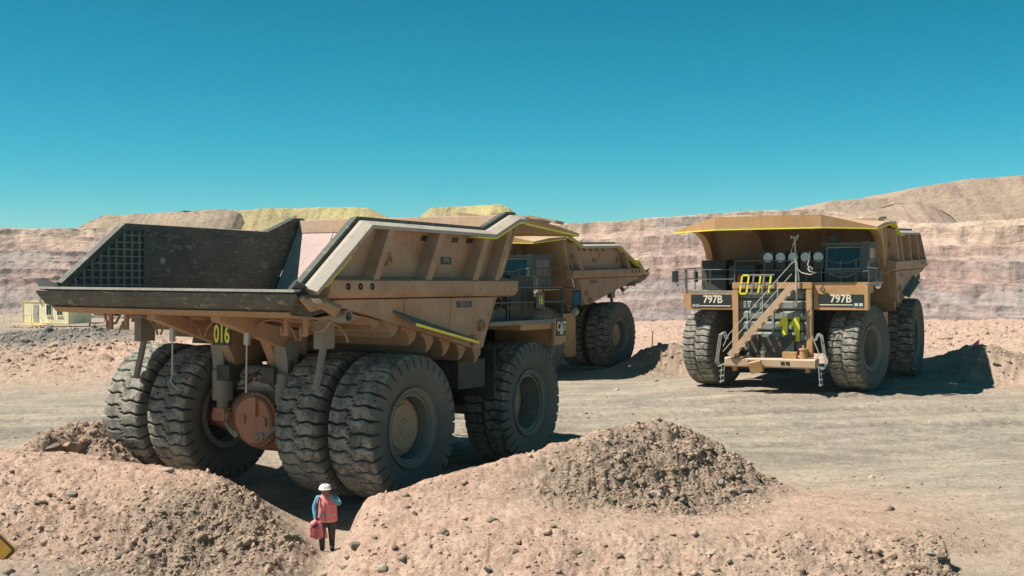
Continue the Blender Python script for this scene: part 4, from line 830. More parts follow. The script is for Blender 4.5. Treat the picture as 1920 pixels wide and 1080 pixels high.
    def b_crail():
        m = MB()
        m.tube([(9.0, 1.4, 5.7), (9.0, 2.4, 5.72), (9.0, 2.75, 5.60), (9.0, 3.2, 5.60), (9.0, 3.6, 5.76), (9.0, 4.1, 5.76)], .024, 6); m.tube([(9.0, 1.8, 5.2), (9.0, 4.1, 5.25)], .022, 6)
        for yy in (1.45, 2.1, 2.9, 3.55, 4.08): m.tube([(9.0, yy, 4.78), (9.0, yy, 5.70)], .024, 6)
        m.tube([(9.0, 4.1, 5.76), (6.2, 4.1, 5.76)], .024, 6); m.tube([(9.0, 4.1, 5.25), (6.2, 4.1, 5.25)], .022, 6)
        for xx in (6.3, 7.2, 8.1): m.tube([(xx, 4.1, 4.78), (xx, 4.1, 5.76)], .024, 6)
        return m
    P('handrail', 'crail', b_crail, M_drail)
    # cab
    Cb = P('cab', 'cab', lambda: MB().prism_y([(6.5, 4.78), (8.35, 4.78), (8.45, 5.3), (8.30, 6.34), (6.5, 6.34)], 2.1, 3.95), M_green)
    P('cab_roof', 'croof', lambda: MB().box((6.4, 2.0, 6.342), (8.55, 4.05, 6.46)), M_green, Cb)
    P('cab_post', 'cpost', lambda: MB().box((8.2, 3.7, 4.9), (8.56, 4.0, 6.5)), M_green, Cb)
    P('windscreen', 'wscr', lambda: MB().hexa([(8.452, 2.22, 5.35), (8.462, 2.22, 5.35), (8.462, 3.62, 5.35), (8.452, 3.62, 5.35), (8.325, 2.22, 6.24), (8.335, 2.22, 6.24), (8.335, 3.62, 6.24), (8.325, 3.62, 6.24)]), M_glass, Cb)
    P('window_frame', 'wfr', lambda: MB().bar((8.47, 2.2, 5.33), (8.47, 3.64, 5.33), .04, .06).bar((8.33, 2.2, 6.26), (8.33, 3.64, 6.26), .04, .06).bar((8.47, 2.2, 5.33), (8.33, 2.2, 6.26), .05, .05).bar((8.47, 3.64, 5.33), (8.33, 3.64, 6.26), .05, .05), M_grille, Cb)
    P('side_window', 'swin', lambda: MB().box((6.8, 3.951, 5.35), (8.1, 3.96, 6.2)), M_glass, Cb)
    P('wiper', 'wip', lambda: MB().tube([(8.50, 2.3, 5.15), (8.50, 2.7, 4.98), (8.50, 3.1, 5.0), (8.50, 3.4, 5.15)], .02, 5), M_rail, Cb)
    P('roof_beacon', 'rbec', lambda: MB().box((7.8, 2.2, 6.462), (8.1, 2.6, 6.75)), M_green, Cb)
    # five air filters behind the front rail
    for i in range(5):
        A_ = P('air_filter', ('afil', i), lambda: MB().box((7.7, -.55+i*.55, 5.35), (8.6, -.08+i*.55, 6.12)), M_dark)
        P('filter_cover', ('acov', i), lambda: MB().lathe([(8.602, .21), (8.66, .20), (8.67, .15), (8.64, .14), (8.64, .05), (8.70, .045), (8.70, .001)], 20, axis='x', c=(0, -.315+i*.55, 5.86)), M_disc, A_)
    P('filter_stand', 'fstand', lambda: MB().box((7.6, -.7, 4.66), (8.55, 1.95, 5.35)), M_dark)
    P('control_cabinet', 'ccab', lambda: MB().box((6.2, -3.7, 4.40), (7.6, -2.55, 5.75)).box((7.7, -3.2, 4.4), (8.4, -2.3, 5.1)), M_dark)
    P('control_cabinet', 'ccab2', lambda: MB().box((6.4, -2.4, 4.40), (7.6, -1.2, 5.5)), M_green)
    P('battery_box', 'bbox', lambda: MB().box((7.9, -2.1, 4.66), (8.6, -1.3, 5.2)), M_dark)
    P('extinguisher', 'exti', lambda: MB().lathe([(0, .001), (0, .09), (.4, .09), (.46, .04), (.5, .04), (.5, .001)], 10, axis='z', c=(8.8, -1.55, 4.66)), M_red)
    for i in range(2):
        P('air_duct', ('duct', i), lambda: MB().lathe([(-3.55, .16), (-3.9, .2), (-3.95, .2), (-3.93, .15), (-3.5, .12)], 16, c=(5.15+i*.55, 0, 4.95)), M_dark)
    P('duct_box', 'dbox', lambda: MB().box((4.75, -3.6, 4.401), (6.1, -2.4, 5.25)), M_green)
    P('fender_side', 'fside', lambda: MB().box((8.3, -4.06, 3.66), (9.05, -3.955, 4.42)), M_yel)
    P('brand_board', 'bboard', lambda: MB().box((8.40, -4.08, 3.86), (9.03, -4.062, 4.40)), M_black, fr)
    P('board_lettering', 'txcat', lambda: text_mesh('CAT', .40, .78, .006, .012), M_tapew, fr, loc=(8.71, -4.086, 4.15), rot=(PI/2, 0, 0))
    P('board_triangle', 'cattri', lambda: MB().prism_y([(8.60, 3.92), (8.84, 3.92), (8.72, 4.10)], -4.092, -4.083), M_tapew, fr)
    # side number board on the right rail
    P('rail_number_board', 'rnb', lambda: MB().box((7.15, -4.06, 4.75), (7.65, -4.035, 5.25)), M_green)
    P('rail_number', ('rn', number), lambda: text_mesh(number, .40, .75, .004, .006), M_yt, loc=(7.40, -4.068, 5.0), rot=(PI/2, 0, 0))
    if k != 'C':
        P('front_number_board', 'fnb', lambda: MB().box((9.09, -1.0, 4.95), (9.12, -.2, 5.55)), M_black)
        P('front_number', ('fn', number), lambda: text_mesh(number, .55, .7, .004, .01), M_yt, loc=(9.128, -.6, 5.25), rot=(PI/2, 0, PI/2))
    # mirrors
    for s in (-1, 1):
        mo = P('mirror_arm', ('marm', s), lambda: MB().tube([(9.0, s*4.0, 5.4), (9.0, s*4.45, 5.35), (9.0, s*4.45, 4.75), (9.0, s*4.0, 4.7)], .025, 6), M_drail)
        P('mirror', ('mir', s), lambda: MB().box((8.93, s*4.50-.14, 4.80), (8.99, s*4.50+.14, 5.30)), M_black, mo)
        P('mirror_glass', ('mirg', s), lambda: MB().box((8.922, s*4.50-.11, 4.84), (8.929, s*4.50+.11, 5.26)), M_blue, mo)  # blue sky reflection painted as the glass colour
        P('lamp', ('mlamp', s), lambda: MB().lathe([(8.85, .001), (8.85, .09), (8.97, .12), (8.97, .001)], 10, axis='x', c=(0, s*4.45, 4.62)), M_bare, mo)
    if k == 'C':
        # antenna mast with wiring, and the seven-segment number frame
        Ms = P('antenna_mast', 'mast', lambda: MB().tube([(9.4, 1.12, 3.7), (9.4, 1.12, 5.1)], .045, 8).tube([(9.4, 1.12, 5.1), (9.4, 1.10, 6.0), (9.4, 1.05, 6.75)], .03, 8).tube([(9.4, .92, 6.72), (9.4, 1.2, 6.74)], .025, 6).tube([(9.4, .92, 6.66), (9.4, .92, 6.8)], .03, 6).tube([(9.4, 1.2, 6.68), (9.4, 1.2, 6.84)], .03, 6), M_rail)
        P('mast_cable', 'mcab', lambda: MB().tube([(9.42, 1.2, 6.7), (9.45, 1.0, 6.4), (9.45, .92, 6.1), (9.43, 1.05, 5.95), (9.43, 1.1, 5.6)], .016, 5).tube([(9.42, 1.14, 5.4), (9.4, 1.35, 5.2), (9.4, 1.7, 5.12), (9.4, 1.95, 5.2), (9.4, 1.7, 5.25), (9.4, 1.6, 5.38), (9.4, 1.72, 5.46), (9.4, 1.82, 5.38), (9.4, 1.7, 5.25), (9.4, 1.62, 5.55), (9.4, 1.7, 5.9), (9.4, 1.7, 6.1)], .018, 5), M_tapew, Ms)
        Sg = P('segment_frame', 'segf', lambda: MB().bar((9.36, -1.25, 5.12), (9.36, .15, 5.12), .03, .05).bar((9.36, -1.38, 4.3), (9.36, .05, 4.3), .03, .05).bar((9.36, -1.3, 4.7), (9.36, .1, 4.7), .03, .04), M_bare)
        def seg(p, q): return lambda: MB().bar((9.40, p[0], p[1]), (9.40, q[0], q[1]), .03, .075)
        sl_ = .10
        def dg(y0, segs, idn):
            w, h = .30, .40
            A = {'a': ((0, 2*h), (w, 2*h)), 'b': ((w, 2*h), (w, h)), 'c': ((w, h), (w, 0)), 'd': ((0, 0), (w, 0)), 'e': ((0, h), (0, 0)), 'f': ((0, 2*h), (0, h)), 'g': ((0, h), (w, h))}
            for ch, (p, q) in A.items():
                f_ = lambda t: (y0+t[0]+t[1]*.16, 4.30+t[1]); pp, qq = Vector((*f_(p), 0)), Vector((*f_(q), 0)); d = (qq-pp)*.06
                P('number_segment', ('seg', idn, ch), seg((pp+d)[:2], (qq-d)[:2]), M_yt if ch in segs else M_frame, Sg)
        dg(-1.38, 'abcdef', 0); dg(-.86, 'bc', 1); dg(-.40, 'bc', 2)
    if k == 'A':
        pl = P('number_plate', 'npl', lambda: MB().box((-2.52, -.76, 3.93), (-2.49, -.17, 4.46)).bar((-2.50, -.46, 4.46), (-2.50, -.46, 4.75), .05, .05), M_black)
        P('plate_number', 'tx016', lambda: text_mesh('016', .62, .58, .004, .012), M_yt, pl, loc=(-2.528, -.465, 4.195), rot=(PI/2, 0, -PI/2))
    return T
make_truck('A', 'nearest mining truck seen from behind, its dusty dump body marked 016', '16')
make_truck('B', 'mining truck half hidden behind the nearest truck, tail pointing right', '10')
make_truck('C', 'mining truck facing the camera at right with diagonal stair and numeral 11', '11')
#@@REST
# ------------------------------------------------------------------ where a survey ray meets the ground
def hit(pts, near=19.0, far=140.0):
    pts = np.array(pts, float); D = np.stack([ray(u, v) for u, v in pts]); D = D/D[:, 1:2]
    Ys = np.concatenate([np.linspace(near, 36, 260), np.linspace(36, far, 420)])
    X = D[:, 0:1]*Ys[None]; Zr = CAMH+D[:, 2:3]*Ys[None]; Yg = np.broadcast_to(Ys, X.shape).copy()
    Zg = ground_eval(X, Yg)[0]; below = Zr < Zg; i = np.argmax(below, 1)
    return [(X[k, i[k]], Ys[i[k]], Zg[k, i[k]]) for k in range(len(pts))]
# ------------------------------------------------------------------ stones
def rock_mesh(seed, flat=.7):
    bm = bmesh.new(); bmesh.ops.create_icosphere(bm, subdivisions=2, radius=1.0); rs = np.random.RandomState(seed)
    ax = [Vector(rs.normal(size=3)).normalized() for _ in range(9)]; ds = [rs.uniform(.45, .85) for _ in ax]
    for v in bm.verts:
        c = v.co.copy()
        for a, d in zip(ax, ds):
            t = c.dot(a)
            if t > d: c -= a*(t-d)*.92
        v.co = c*(1+rs.uniform(-.04, .04)); v.co.z *= flat
    me = bpy.data.meshes.new('stone'); bm.to_mesh(me); bm.free(); return me
ROCKS = [rock_mesh(s_, f_) for s_, f_ in ((1, .7), (2, .55), (3, .8), (4, .62), (5, .75), (6, .5))]
def stone_mat(name, a, b_, c):
    m, nt, bs = nodes(name); co = coords(nt); n1 = noise(nt, co, 2.0, 6, .7); n2 = noise(nt, co, 14, 4, .7)
    cc = ramp(nt, n1, [(.3, a), (.5, b_), (.72, c)]).outputs[0]; nt.links.new(cc, bs.inputs['Base Color']); bs.inputs['Roughness'].default_value = .92
    bs.inputs['Specular IOR Level'].default_value = .15; bump(nt, bs, n2, .5, .05); return m
M_st = {'tan': stone_mat('tan_stone', (.30, .21, .155), (.40, .28, .20), (.47, .34, .25)), 'dark': stone_mat('dark_stone', (.12, .10, .08), (.19, .155, .12), (.27, .22, .17)), 'pale': stone_mat('pale_stone', (.36, .31, .25), (.46, .40, .33), (.52, .46, .38)), 'grey': stone_mat('grey_stone', (.17, .155, .135), (.27, .245, .21), (.37, .33, .28))}
STONES = [(315,884,.24,'pale','L'),(33,953,.2,'grey','L'),(75,943,.24,'dark','L'),(133,928,.26,'grey','L'),(277,985,.26,'dark','L'),(227,1040,.18,'dark','L'),(280,1042,.24,'dark','L'),(180,1010,.18,'tan','L'),(550,1006,.24,'grey','P'),(527,1018,.16,'tan','P'),(513,1055,.18,'tan','P'),(403,1074,.2,'pale','P'),(67,1072,.16,'pale','L'),(138,842,.42,'tan','T'),(100,847,.36,'dark','T'),(160,830,.22,'tan','T'),(60,846,.2,'tan','T'),
 (668,1022,.26,'dark','R'),(778,966,.16,'dark','R'),(808,1008,.17,'tan','R'),(838,1002,.12,'dark','R'),(1077,1037,.22,'tan','R'),(647,1064,.2,'pale','R'),(717,1070,.26,'pale','R'),(915,1070,.18,'dark','R'),(972,1020,.18,'tan','R'),(965,1035,.15,'tan','R'),(1173,848,.2,'pale','M'),(1228,929,.24,'pale','M'),(1160,1047,.18,'dark','R'),(1133,1024,.15,'tan','R'),(1262,936,.2,'dark','M'),(1307,947,.24,'dark','M'),(1352,905,.2,'grey','M'),(1400,925,.18,'grey','M'),
 (1669,1046,.26,'tan','R'),(1722,1064,.38,'tan','R'),(1342,1071,.2,'tan','R'),(1462,1041,.17,'tan','R'),(1684,925,.16,'grey','F'),(1261,1004,.13,'tan','R'),(1278,1008,.12,'tan','R'),(1220,1012,.15,'tan','R'),(1330,1040,.18,'pale','R'),(1590,1040,.15,'tan','R'),(1560,1066,.17,'dark','R'),(1760,1050,.26,'dark','R'),(1745,1040,.22,'grey','R'),(1500,1072,.2,'tan','R'),(870,1040,.13,'tan','R'),(740,1035,.16,'dark','R'),(700,1010,.15,'tan','R'),
 (50,640,.8,'grey','G'),(83,640,.5,'grey','G'),(68,629,.45,'grey','G'),(30,633,.5,'grey','G'),(10,650,.45,'grey','G'),(133,630,.35,'grey','G'),(198,672,.75,'tan','K'),(215,640,.5,'tan','K'),(183,648,.42,'dark','K'),(210,646,.3,'tan','K'),(30,690,.4,'tan','K'),(60,685,.35,'dark','K'),(110,672,.4,'tan','K'),(150,690,.35,'tan','K'),
 (1800,640,.3,'pale','B'),(1785,627,.35,'pale','B'),(1768,646,.3,'pale','B'),(1850,628,.35,'tan','B'),(1900,622,.35,'tan','B'),(1815,632,.28,'tan','B'),(1885,632,.3,'pale','B'),(1218,664,.3,'tan','D'),(1246,672,.3,'grey','D'),(1270,664,.28,'tan','D'),(1290,690,.25,'tan','D'),(1870,690,.3,'dark','D2'),(1890,676,.3,'tan','D2'),(1850,700,.25,'tan','D2')]
SL = {'L': ('stone half sunk in the pink bank at lower left', 'stones of the left bank'), 'P': ('loose stone in the rubble left of the walking person', 'stones beside the path'), 'T': ('broken soil block heaped by the leftmost rear tyre', 'blocks by the leftmost tyre'), 'R': ('stone lying on the pink bank in the right foreground', 'stones of the right bank'), 'M': ('stone on the brown mound right of the near truck', 'stones of the brown mound'), 'F': ('single flat stone on the pale open ground at right', None), 'G': ('boulder on the grey gravel bank below the container office', 'boulders of the grey bank'), 'K': ('rock on the red soil behind the leftmost tyre', 'rocks of the red bank'), 'B': ('rock on the bank behind the truck facing the camera', 'rocks of the far right bank'), 'D': ('rock on the dark mound between the two far trucks', 'rocks of the mound between trucks'), 'D2': ('rock on the shaded mound at the right edge', 'rocks of the right mound')}
rs = np.random.RandomState(3); RK = []
for (u, v, sz, mk, zone), (px, py, pz) in zip(STONES, hit([(s_[0], s_[1]) for s_ in STONES])):
    sz *= .62 if zone in ('G', 'K', 'R') else .72
    key = ('stone', rs.randint(6), mk)
    o = part('rock', key, (lambda k_=key[1]: ROCKS[k_].copy()), M_st[mk], None, (px, py, pz+sz*.02), (rs.uniform(-.4, .4), rs.uniform(-.4, .4), rs.uniform(0, 6.3)), scale=(sz*rs.uniform(.8, 1.2), sz*rs.uniform(.7, 1.0), sz*rs.uniform(.7, 1.05)))
    lab, grp = SL[zone]; RK.append((zone, u, mk, o)); tag(o, lab, 'rock', grp)
ORD = ['first', 'second', 'third', 'fourth', 'fifth', 'sixth', 'seventh', 'eighth', 'ninth', 'tenth', 'eleventh', 'twelfth', 'thirteenth', 'fourteenth', 'fifteenth', 'sixteenth', 'seventeenth', 'eighteenth', 'nineteenth', 'twentieth', 'twenty-first', 'twenty-second', 'twenty-third', 'twenty-fourth', 'twenty-fifth', 'twenty-sixth', 'twenty-seventh', 'twenty-eighth', 'twenty-ninth', 'thirtieth']
for zone in SL:
    zs = sorted([r_ for r_ in RK if r_[0] == zone], key=lambda r_: r_[1])
    if len(zs) > 1:
        for i, (_, _, mk, o) in enumerate(zs): o['label'] = mk+' '+SL[zone][0]+', '+ORD[i]+' from the left'
# gravel and clods: uncountable
def scatter(name, n, r0, r1, a0, a1, smin, smax, seed, thresh, mat, power=2.4, floor=.012):
    rs = np.random.RandomState(seed); th_ = np.radians(rs.uniform(a0, a1, n)); r = np.sqrt(rs.uniform(r0**2, r1**2, n)); x, y = r*np.sin(th_), r*np.cos(th_)
    z, ro, _ = ground_eval(x, y); keep = rs.uniform(0, 1, n) < np.maximum(np.clip((ro-thresh)*1.5, 0, 1)**1.6, floor); x, y, z = x[keep], y[keep], z[keep]; k = len(x)
    bv = np.array([(1, 0, 0), (-.9, .3, 0), (0, 1, .1), (.2, -1, 0), (0, .1, 1), (.1, 0, -1)], float); bf = np.array([(0, 2, 4), (2, 1, 4), (1, 3, 4), (3, 0, 4), (2, 0, 5), (1, 2, 5), (3, 1, 5), (0, 3, 5)])
    s_ = smin*(1-rs.uniform(0, 1, k)*(1-(smin/smax)**power))**(-1/power)
    V = np.repeat(bv[None], k, 0)*(1.15+rs.uniform(-.45, .45, (k, len(bv), 1)))*(s_[:, None]*rs.uniform(.45, 1.3, (k, 3)))[:, None]
    a = rs.uniform(0, 6.28, k); ca_, sa_ = np.cos(a)[:, None], np.sin(a)[:, None]
    X = V[..., 0]*ca_-V[..., 1]*sa_; Y = V[..., 0]*sa_+V[..., 1]*ca_
    co = np.stack([X+x[:, None], Y+y[:, None], V[..., 2]*.75+z[:, None]-s_[:, None]*.05], -1).reshape(-1, 3)
    q = (bf[None]+(np.arange(k)*len(bv))[:, None, None]).reshape(-1, 3)
    me = bpy.data.meshes.new(name); me.vertices.add(len(co)); me.vertices.foreach_set('co', co.ravel()); me.loops.add(q.size); me.loops.foreach_set('vertex_index', q.ravel().astype(np.int32))
    me.polygons.add(len(q)); me.polygons.foreach_set('loop_start', np.arange(0, q.size, 3, dtype=np.int32)); me.polygons.foreach_set('loop_total', np.full(len(q), 3, dtype=np.int32)); me.update(calc_edges=True)
    me.materials.append(mat); o = bpy.data.objects.new(name, me); COL.objects.link(o); return o
m, nt, bs = nodes('loose_clods'); co = coords(nt); n1 = noise(nt, co, 1.1, 4, .6); n2 = noise(nt, co, 9, 3, .6)
c = ramp(nt, n1, [(.32, (.33, .235, .17)), (.5, (.47, .325, .24)), (.68, (.56, .40, .30))]).outputs[0]; c = mix(nt, 1.0, c, ramp(nt, n2, [(.25, (.6,)*3), (.7, (1.12,)*3)]).outputs[0], 'MULTIPLY')
nt.links.new(c, bs.inputs['Base Color']); bs.inputs['Roughness'].default_value = .95; bs.inputs['Specular IOR Level'].default_value = .1; M_clod = m
m, nt, bs = nodes('loose_brown_clods'); co = coords(nt); n1 = noise(nt, co, 1.1, 4, .6); n2 = noise(nt, co, 7, 3, .6)
c = ramp(nt, n1, [(.32, (.23, .175, .125)), (.5, (.33, .255, .185)), (.68, (.43, .33, .245))]).outputs[0]; c = mix(nt, 1.0, c, ramp(nt, n2, [(.25, (.6,)*3), (.7, (1.12,)*3)]).outputs[0], 'MULTIPLY')
nt.links.new(c, bs.inputs['Base Color']); bs.inputs['Roughness'].default_value = .95; bs.inputs['Specular IOR Level'].default_value = .1; M_bclod = m
m, nt, bs = nodes('loose_grey_gravel'); co = coords(nt); n2 = noise(nt, co, 3, 4, .7)
c = ramp(nt, n2, [(.28, (.13, .12, .10)), (.52, (.22, .20, .17)), (.75, (.36, .32, .27))]).outputs[0]; nt.links.new(c, bs.inputs['Base Color']); bs.inputs['Roughness'].default_value = .95; M_grav = m
tag(scatter('gravel', 170000, 20, 36, -25, 25, .009, .11, 5, .08, M_clod, 2.3), 'small clods and gravel strewn over the foreground banks', 'gravel', kind='stuff')
tag(scatter('gravel', 130000, 24, 36, -25, 22, .016, .13, 15, .42, M_bclod, 2.1), 'broken brown clods heaped on the rough banks and the mound', 'gravel', kind='stuff')
tag(scatter('gravel', 9000, 54, 96, 3, 25, .05, .30, 6, .35, M_clod), 'loose rubble on the banks around the two far trucks', 'gravel', kind='stuff')
tag(scatter('gravel', 5000, 58, 79, -25, -11, .05, .32, 8, .35, M_clod), 'loose rubble on the red bank behind the leftmost tyre', 'gravel', kind='stuff')
tag(scatter('gravel', 9000, 78, 98, -26, -14, .05, .45, 9, .55, M_grav, 2.6), 'grey gravel covering the bank below the container office', 'gravel', kind='stuff')
tag(scatter('gravel', 12000, 33.5, 58, -25, 25, .012, .09, 12, .5, M_bclod, 2.2, .3), 'sparse small stones on the haul ground', 'gravel', kind='stuff')

# ------------------------------------------------------------------ container office on legs
M_cream = painted('cream_container_paint', (.86, .80, .55), (.72, .64, .46), .25, scale=.4); M_ytr = painted('yellow_steel', (.66, .52, .25), (.58, .46, .3), .3)
O = empty('container_office', (-49.1, 127.7, -.25), (0, 0, math.atan2(-2.5, 5.8))); tag(O, 'cream corrugated container office on legs behind the gravel bank', 'container')
L2, Dp, Hc = 3.15, 3.3, 2.35
part('shell', 'ocshell', lambda: MB().box((-L2, 0, 0), (L2, Dp, Hc)), M_cream, O)
def b_corr():
    m = MB(); n = 20
    for i in range(n):
        x0 = -L2+.12+(2*L2-.24)*i/n
        if any(a-.12 < x0 < b_+.02 for a, b_ in ((-1.62, -.92), (.10, .95), (1.55, 2.40))):
            m.box((x0, -.02, .12), (x0+.13, 0, .78)) if x0 > 0 else None
        else: m.box((x0, -.02, .12), (x0+.13, 0, Hc-.12))
    for i in range(12): m.box((L2, .15+i*.26, .1), (L2+.05, .29+i*.26, Hc-.1))
    return m
tag(part('corrugation', 'occorr', b_corr, M_cream, O), kind='stuff')
part('edge_rail', 'ocrail', lambda: MB().box((-L2-.03, -.07, Hc-.1), (L2+.03, 0, Hc+.03)).box((-L2-.03, -.07, -.05), (L2+.03, 0, .1)).box((L2-.1, -.07, .1), (L2+.06, 0, Hc-.1)).box((-L2-.03, -.07, .1), (-L2+.1, 0, Hc-.1)), M_ytr, O)
d_ = part('door', 'ocdoor', lambda: MB().box((-1.6, -.06, .1), (-.95, -.005, 2.0)), M_bare, O)
part('door_handle', 'ochandle', lambda: MB().box((-1.05, -.10, 1.0), (-1.0, -.06, 1.12)), M_black, d_)
for i, x0 in enumerate((.12, 1.57)):
    w_ = part('window', ('ocwin', i), lambda: MB().box((x0, -.06, .9), (x0+.80, -.004, 2.0)), M_cream, O)
    part('pane', ('ocpane', i), lambda: MB().box((x0+.05, -.066, .95), (x0+.39, -.061, 1.95)).box((x0+.42, -.066, .95), (x0+.75, -.061, 1.95)), M_glass, w_)
    part('window_sill', ('ocsill', i), lambda: MB().box((x0-.03, -.14, .82), (x0+.83, -.06, .88)), M_ytr, w_)
part('walkway', 'ocwalk', lambda: MB().box((-L2-1.3, -1.3, -.16), (.5, -.08, -.06)), M_ytr, O)
part('walkway_rail', 'ocwr', lambda: MB().tube([(-L2-1.3, -1.3, .95), (-.6, -1.3, .95)], .035, 5).tube([(-L2-1.3, -1.3, .45), (-.6, -1.3, .45)], .03, 5).tube([(-L2-1.3, -1.3, -.1), (-L2-1.3, -1.3, .95)], .035, 5).tube([(-L2-.4, -1.3, -.1), (-L2-.4, -1.3, .95)], .03, 5).tube([(-.6, -1.3, -.1), (-.6, -1.3, .95)], .035, 5), M_ytr, O)
part('steps', 'ocsteps', lambda: MB().bar((-.5, -1.25, -.1), (.9, -1.25, -1.3), .06, .2).bar((.1, -1.25, -.1), (1.5, -1.25, -1.3), .06, .2).bar((-.5, -.5, -.1), (.9, -.5, -1.3), .06, .2).tube([(.3, -1.3, .95), (2.2, -1.3, -.6)], .035, 5), M_ytr, O)
for i, (lx, ly) in enumerate(((-L2, -1.2), (-1.6, .2), (0, .2), (L2-.05, .0), (L2-.05, Dp-.2), (-L2, Dp-.2))):
    part('leg', ('ocleg', i), lambda: MB().box((lx-.06, ly-.06, -1.4), (lx+.06, ly+.06, -.05)).bar((lx, ly, -1.2), (lx+.7, ly, -.1), .06, .06), M_ytr if i in (0, 3) else M_frame, O)
part('rear_landing', 'ocland', lambda: MB().box((L2-.2, Dp, -.1), (L2+.7, Dp+1.2, 0)).tube([(L2+.7, Dp+1.2, 0), (L2+.7, Dp+1.2, 1.0), (L2, Dp+1.2, 1.0)], .03, 5), M_frame, O)
part('roof_lamp', 'oclamp', lambda: MB().box((-.75, -.2, Hc), (-.5, .0, Hc+.12)), M_bare, O)
part('wall_lamp', 'ocl2', lambda: MB().box((.1, -.25, 2.05), (.4, -.05, 2.2)), M_bare, O)
o = empty('information_sign', (-51.9, 122.0, -1.6)); tag(o, 'small pale sign with a blue mark on a post by the container', 'sign')
part('post', 'ispost', lambda: MB().tube([(0, 0, 0), (0, 0, 2.6)], .03, 6), M_rail, o); part('board', 'isboard', lambda: MB().box((-.16, -.05, 1.6), (.16, -.03, 2.5)), M_disc, o); part('mark', 'ismark', lambda: MB().lathe([(-.058, .11), (-.052, .11), (-.052, .06), (-.058, .06)], 12, c=(0, 0, 2.05), close=True), M_blue, o)
o = tag(part('bin', 'ybin', lambda: MB().prism_y([(-.5, 0), (.36, 0), (.40, 1.0), (.36, 1.1), (-.5, 1.1)], -.3, .3), M_ytr, None, (-52.4, 122.5, -1.55)), 'yellow steel bin cut by the left edge below the container', 'bin')
# ------------------------------------------------------------------ cabin and awning glimpsed under the near truck
M_tarp = plain('teal_tarpaulin', (.06, .12, .11), .7); M_orc = painted('orange_cabin_paint', (.62, .34, .14), (.55, .40, .26), .3)
o = empty('field_cabin', (-20.6, 88, -.2)); tag(o, 'orange cabin glimpsed under the near truck, right of the dark awning', 'cabin')
part('shell', 'fcs', lambda: MB().box((-.35, 0, 0), (2.2, 2.2, 1.8)), M_orc, o); part('window', 'fcw', lambda: MB().box((.1, -.02, .75), (.55, 0, 1.35)), M_glass, o)
part('brace', 'fcb', lambda: MB().tube([(.8, -.1, .2), (.8, -.1, 1.5)], .04, 5).tube([(.8, -.1, .4), (1.7, -.1, 1.2)], .04, 5), M_ytr, o)
o = empty('awning', (-22.1, 88, -.3)); tag(o, 'dark teal awning with pale railing glimpsed under the near truck', 'awning')
part('roof', 'awr', lambda: MB().prism_y([(-.9, .5), (-.55, 1.7), (1.05, 1.75), (1.05, .4), (.3, .3)], 0, 1.6), M_tarp, o)
part('apron', 'awa', lambda: MB().prism_y([(-1.1, .6), (-.75, 1.2), (-.2, .55)], -.06, -.01), M_disc, o)
part('railing', 'awl', lambda: MB().tube([(-.3, -.2, .7), (.2, -.2, .75), (.3, -.2, .3)], .035, 5).tube([(.3, -.2, .85), (.9, -.2, .85)], .03, 5).tube([(.4, -.2, .85), (.9, -.2, 1.6)], .03, 5).tube([(.68, -.2, .3), (.68, -.2, 1.4)], .03, 5).tube([(.8, -.2, .6), (1.2, -.2, 1.4)], .03, 5).box((.25, -.3, .3), (1.0, -.2, .68)), M_rail, o)
# ------------------------------------------------------------------ stakes, warning sign
M_stk = plain('red_stake_paint', (.42, .08, .07), .6); M_pkt = plain('pink_ribbon', (.75, .12, .22), .7)
hx = hit([(1222, 652)], 60)[0]; o = tag(part('survey_stake', 'stk1', lambda: MB().bar((0, 0, -.2), (.06, 0, .85), .07, .05), M_stk, None, hx), 'upright red survey stake on the mound beside the middle truck', 'stake')
hx = hit([(1803, 668)], 50)[0]; o = empty('survey_stake', hx); tag(o, 'leaning white and red survey stake on the mound at the right', 'stake')
part('stick', 'stk2', lambda: MB().bar((-.05, 0, -.08), (.95, .25, .62), .05, .05), M_rail, o); part('ribbon', 'stk3', lambda: MB().prism_y([(.45, .22), (.85, .60), (.95, .55), (.80, .25), (.6, .12)], .14, .20), M_pkt, o)
Ws = empty('warning_sign', tuple(atY(-15, 1033, 25.4))); tag(Ws, 'yellow diamond warning sign with black border cut by the left edge', 'sign'); Ws.rotation_euler = (-.15, 0, .12)
def rsq(h, r, y0, y1):
    pts = []
    for cx, cy, a0 in ((h-r, h-r, 0), (-(h-r), h-r, 90), (-(h-r), -(h-r), 180), (h-r, -(h-r), 270)):
        for a in (0, 22, 45, 67, 90): t = math.radians(a0+a); pts.append((cx+r*math.cos(t), cy+r*math.sin(t)))
    c_, s_ = math.cos(PI/4), math.sin(PI/4); pts = [(a*c_-b_*s_, a*s_+b_*c_) for a, b_ in pts]
    return MB().prism_y(pts, y0, y1)
M_sgn = plain('sign_amber', (.50, .26, .03), .5, var=.1)
part('board', 'wsb', lambda: rsq(.365, .06, 0, .012), M_sgn, Ws); part('border', 'wsk', lambda: rsq(.335, .05, -.004, -.001), M_black, Ws); part('face', 'wsf', lambda: rsq(.29, .035, -.008, -.005), M_sgn, Ws)
part('post', 'wsp', lambda: MB().tube([(0, .05, -1.6), (0, .05, .3)], .03, 6), M_frame, Ws)

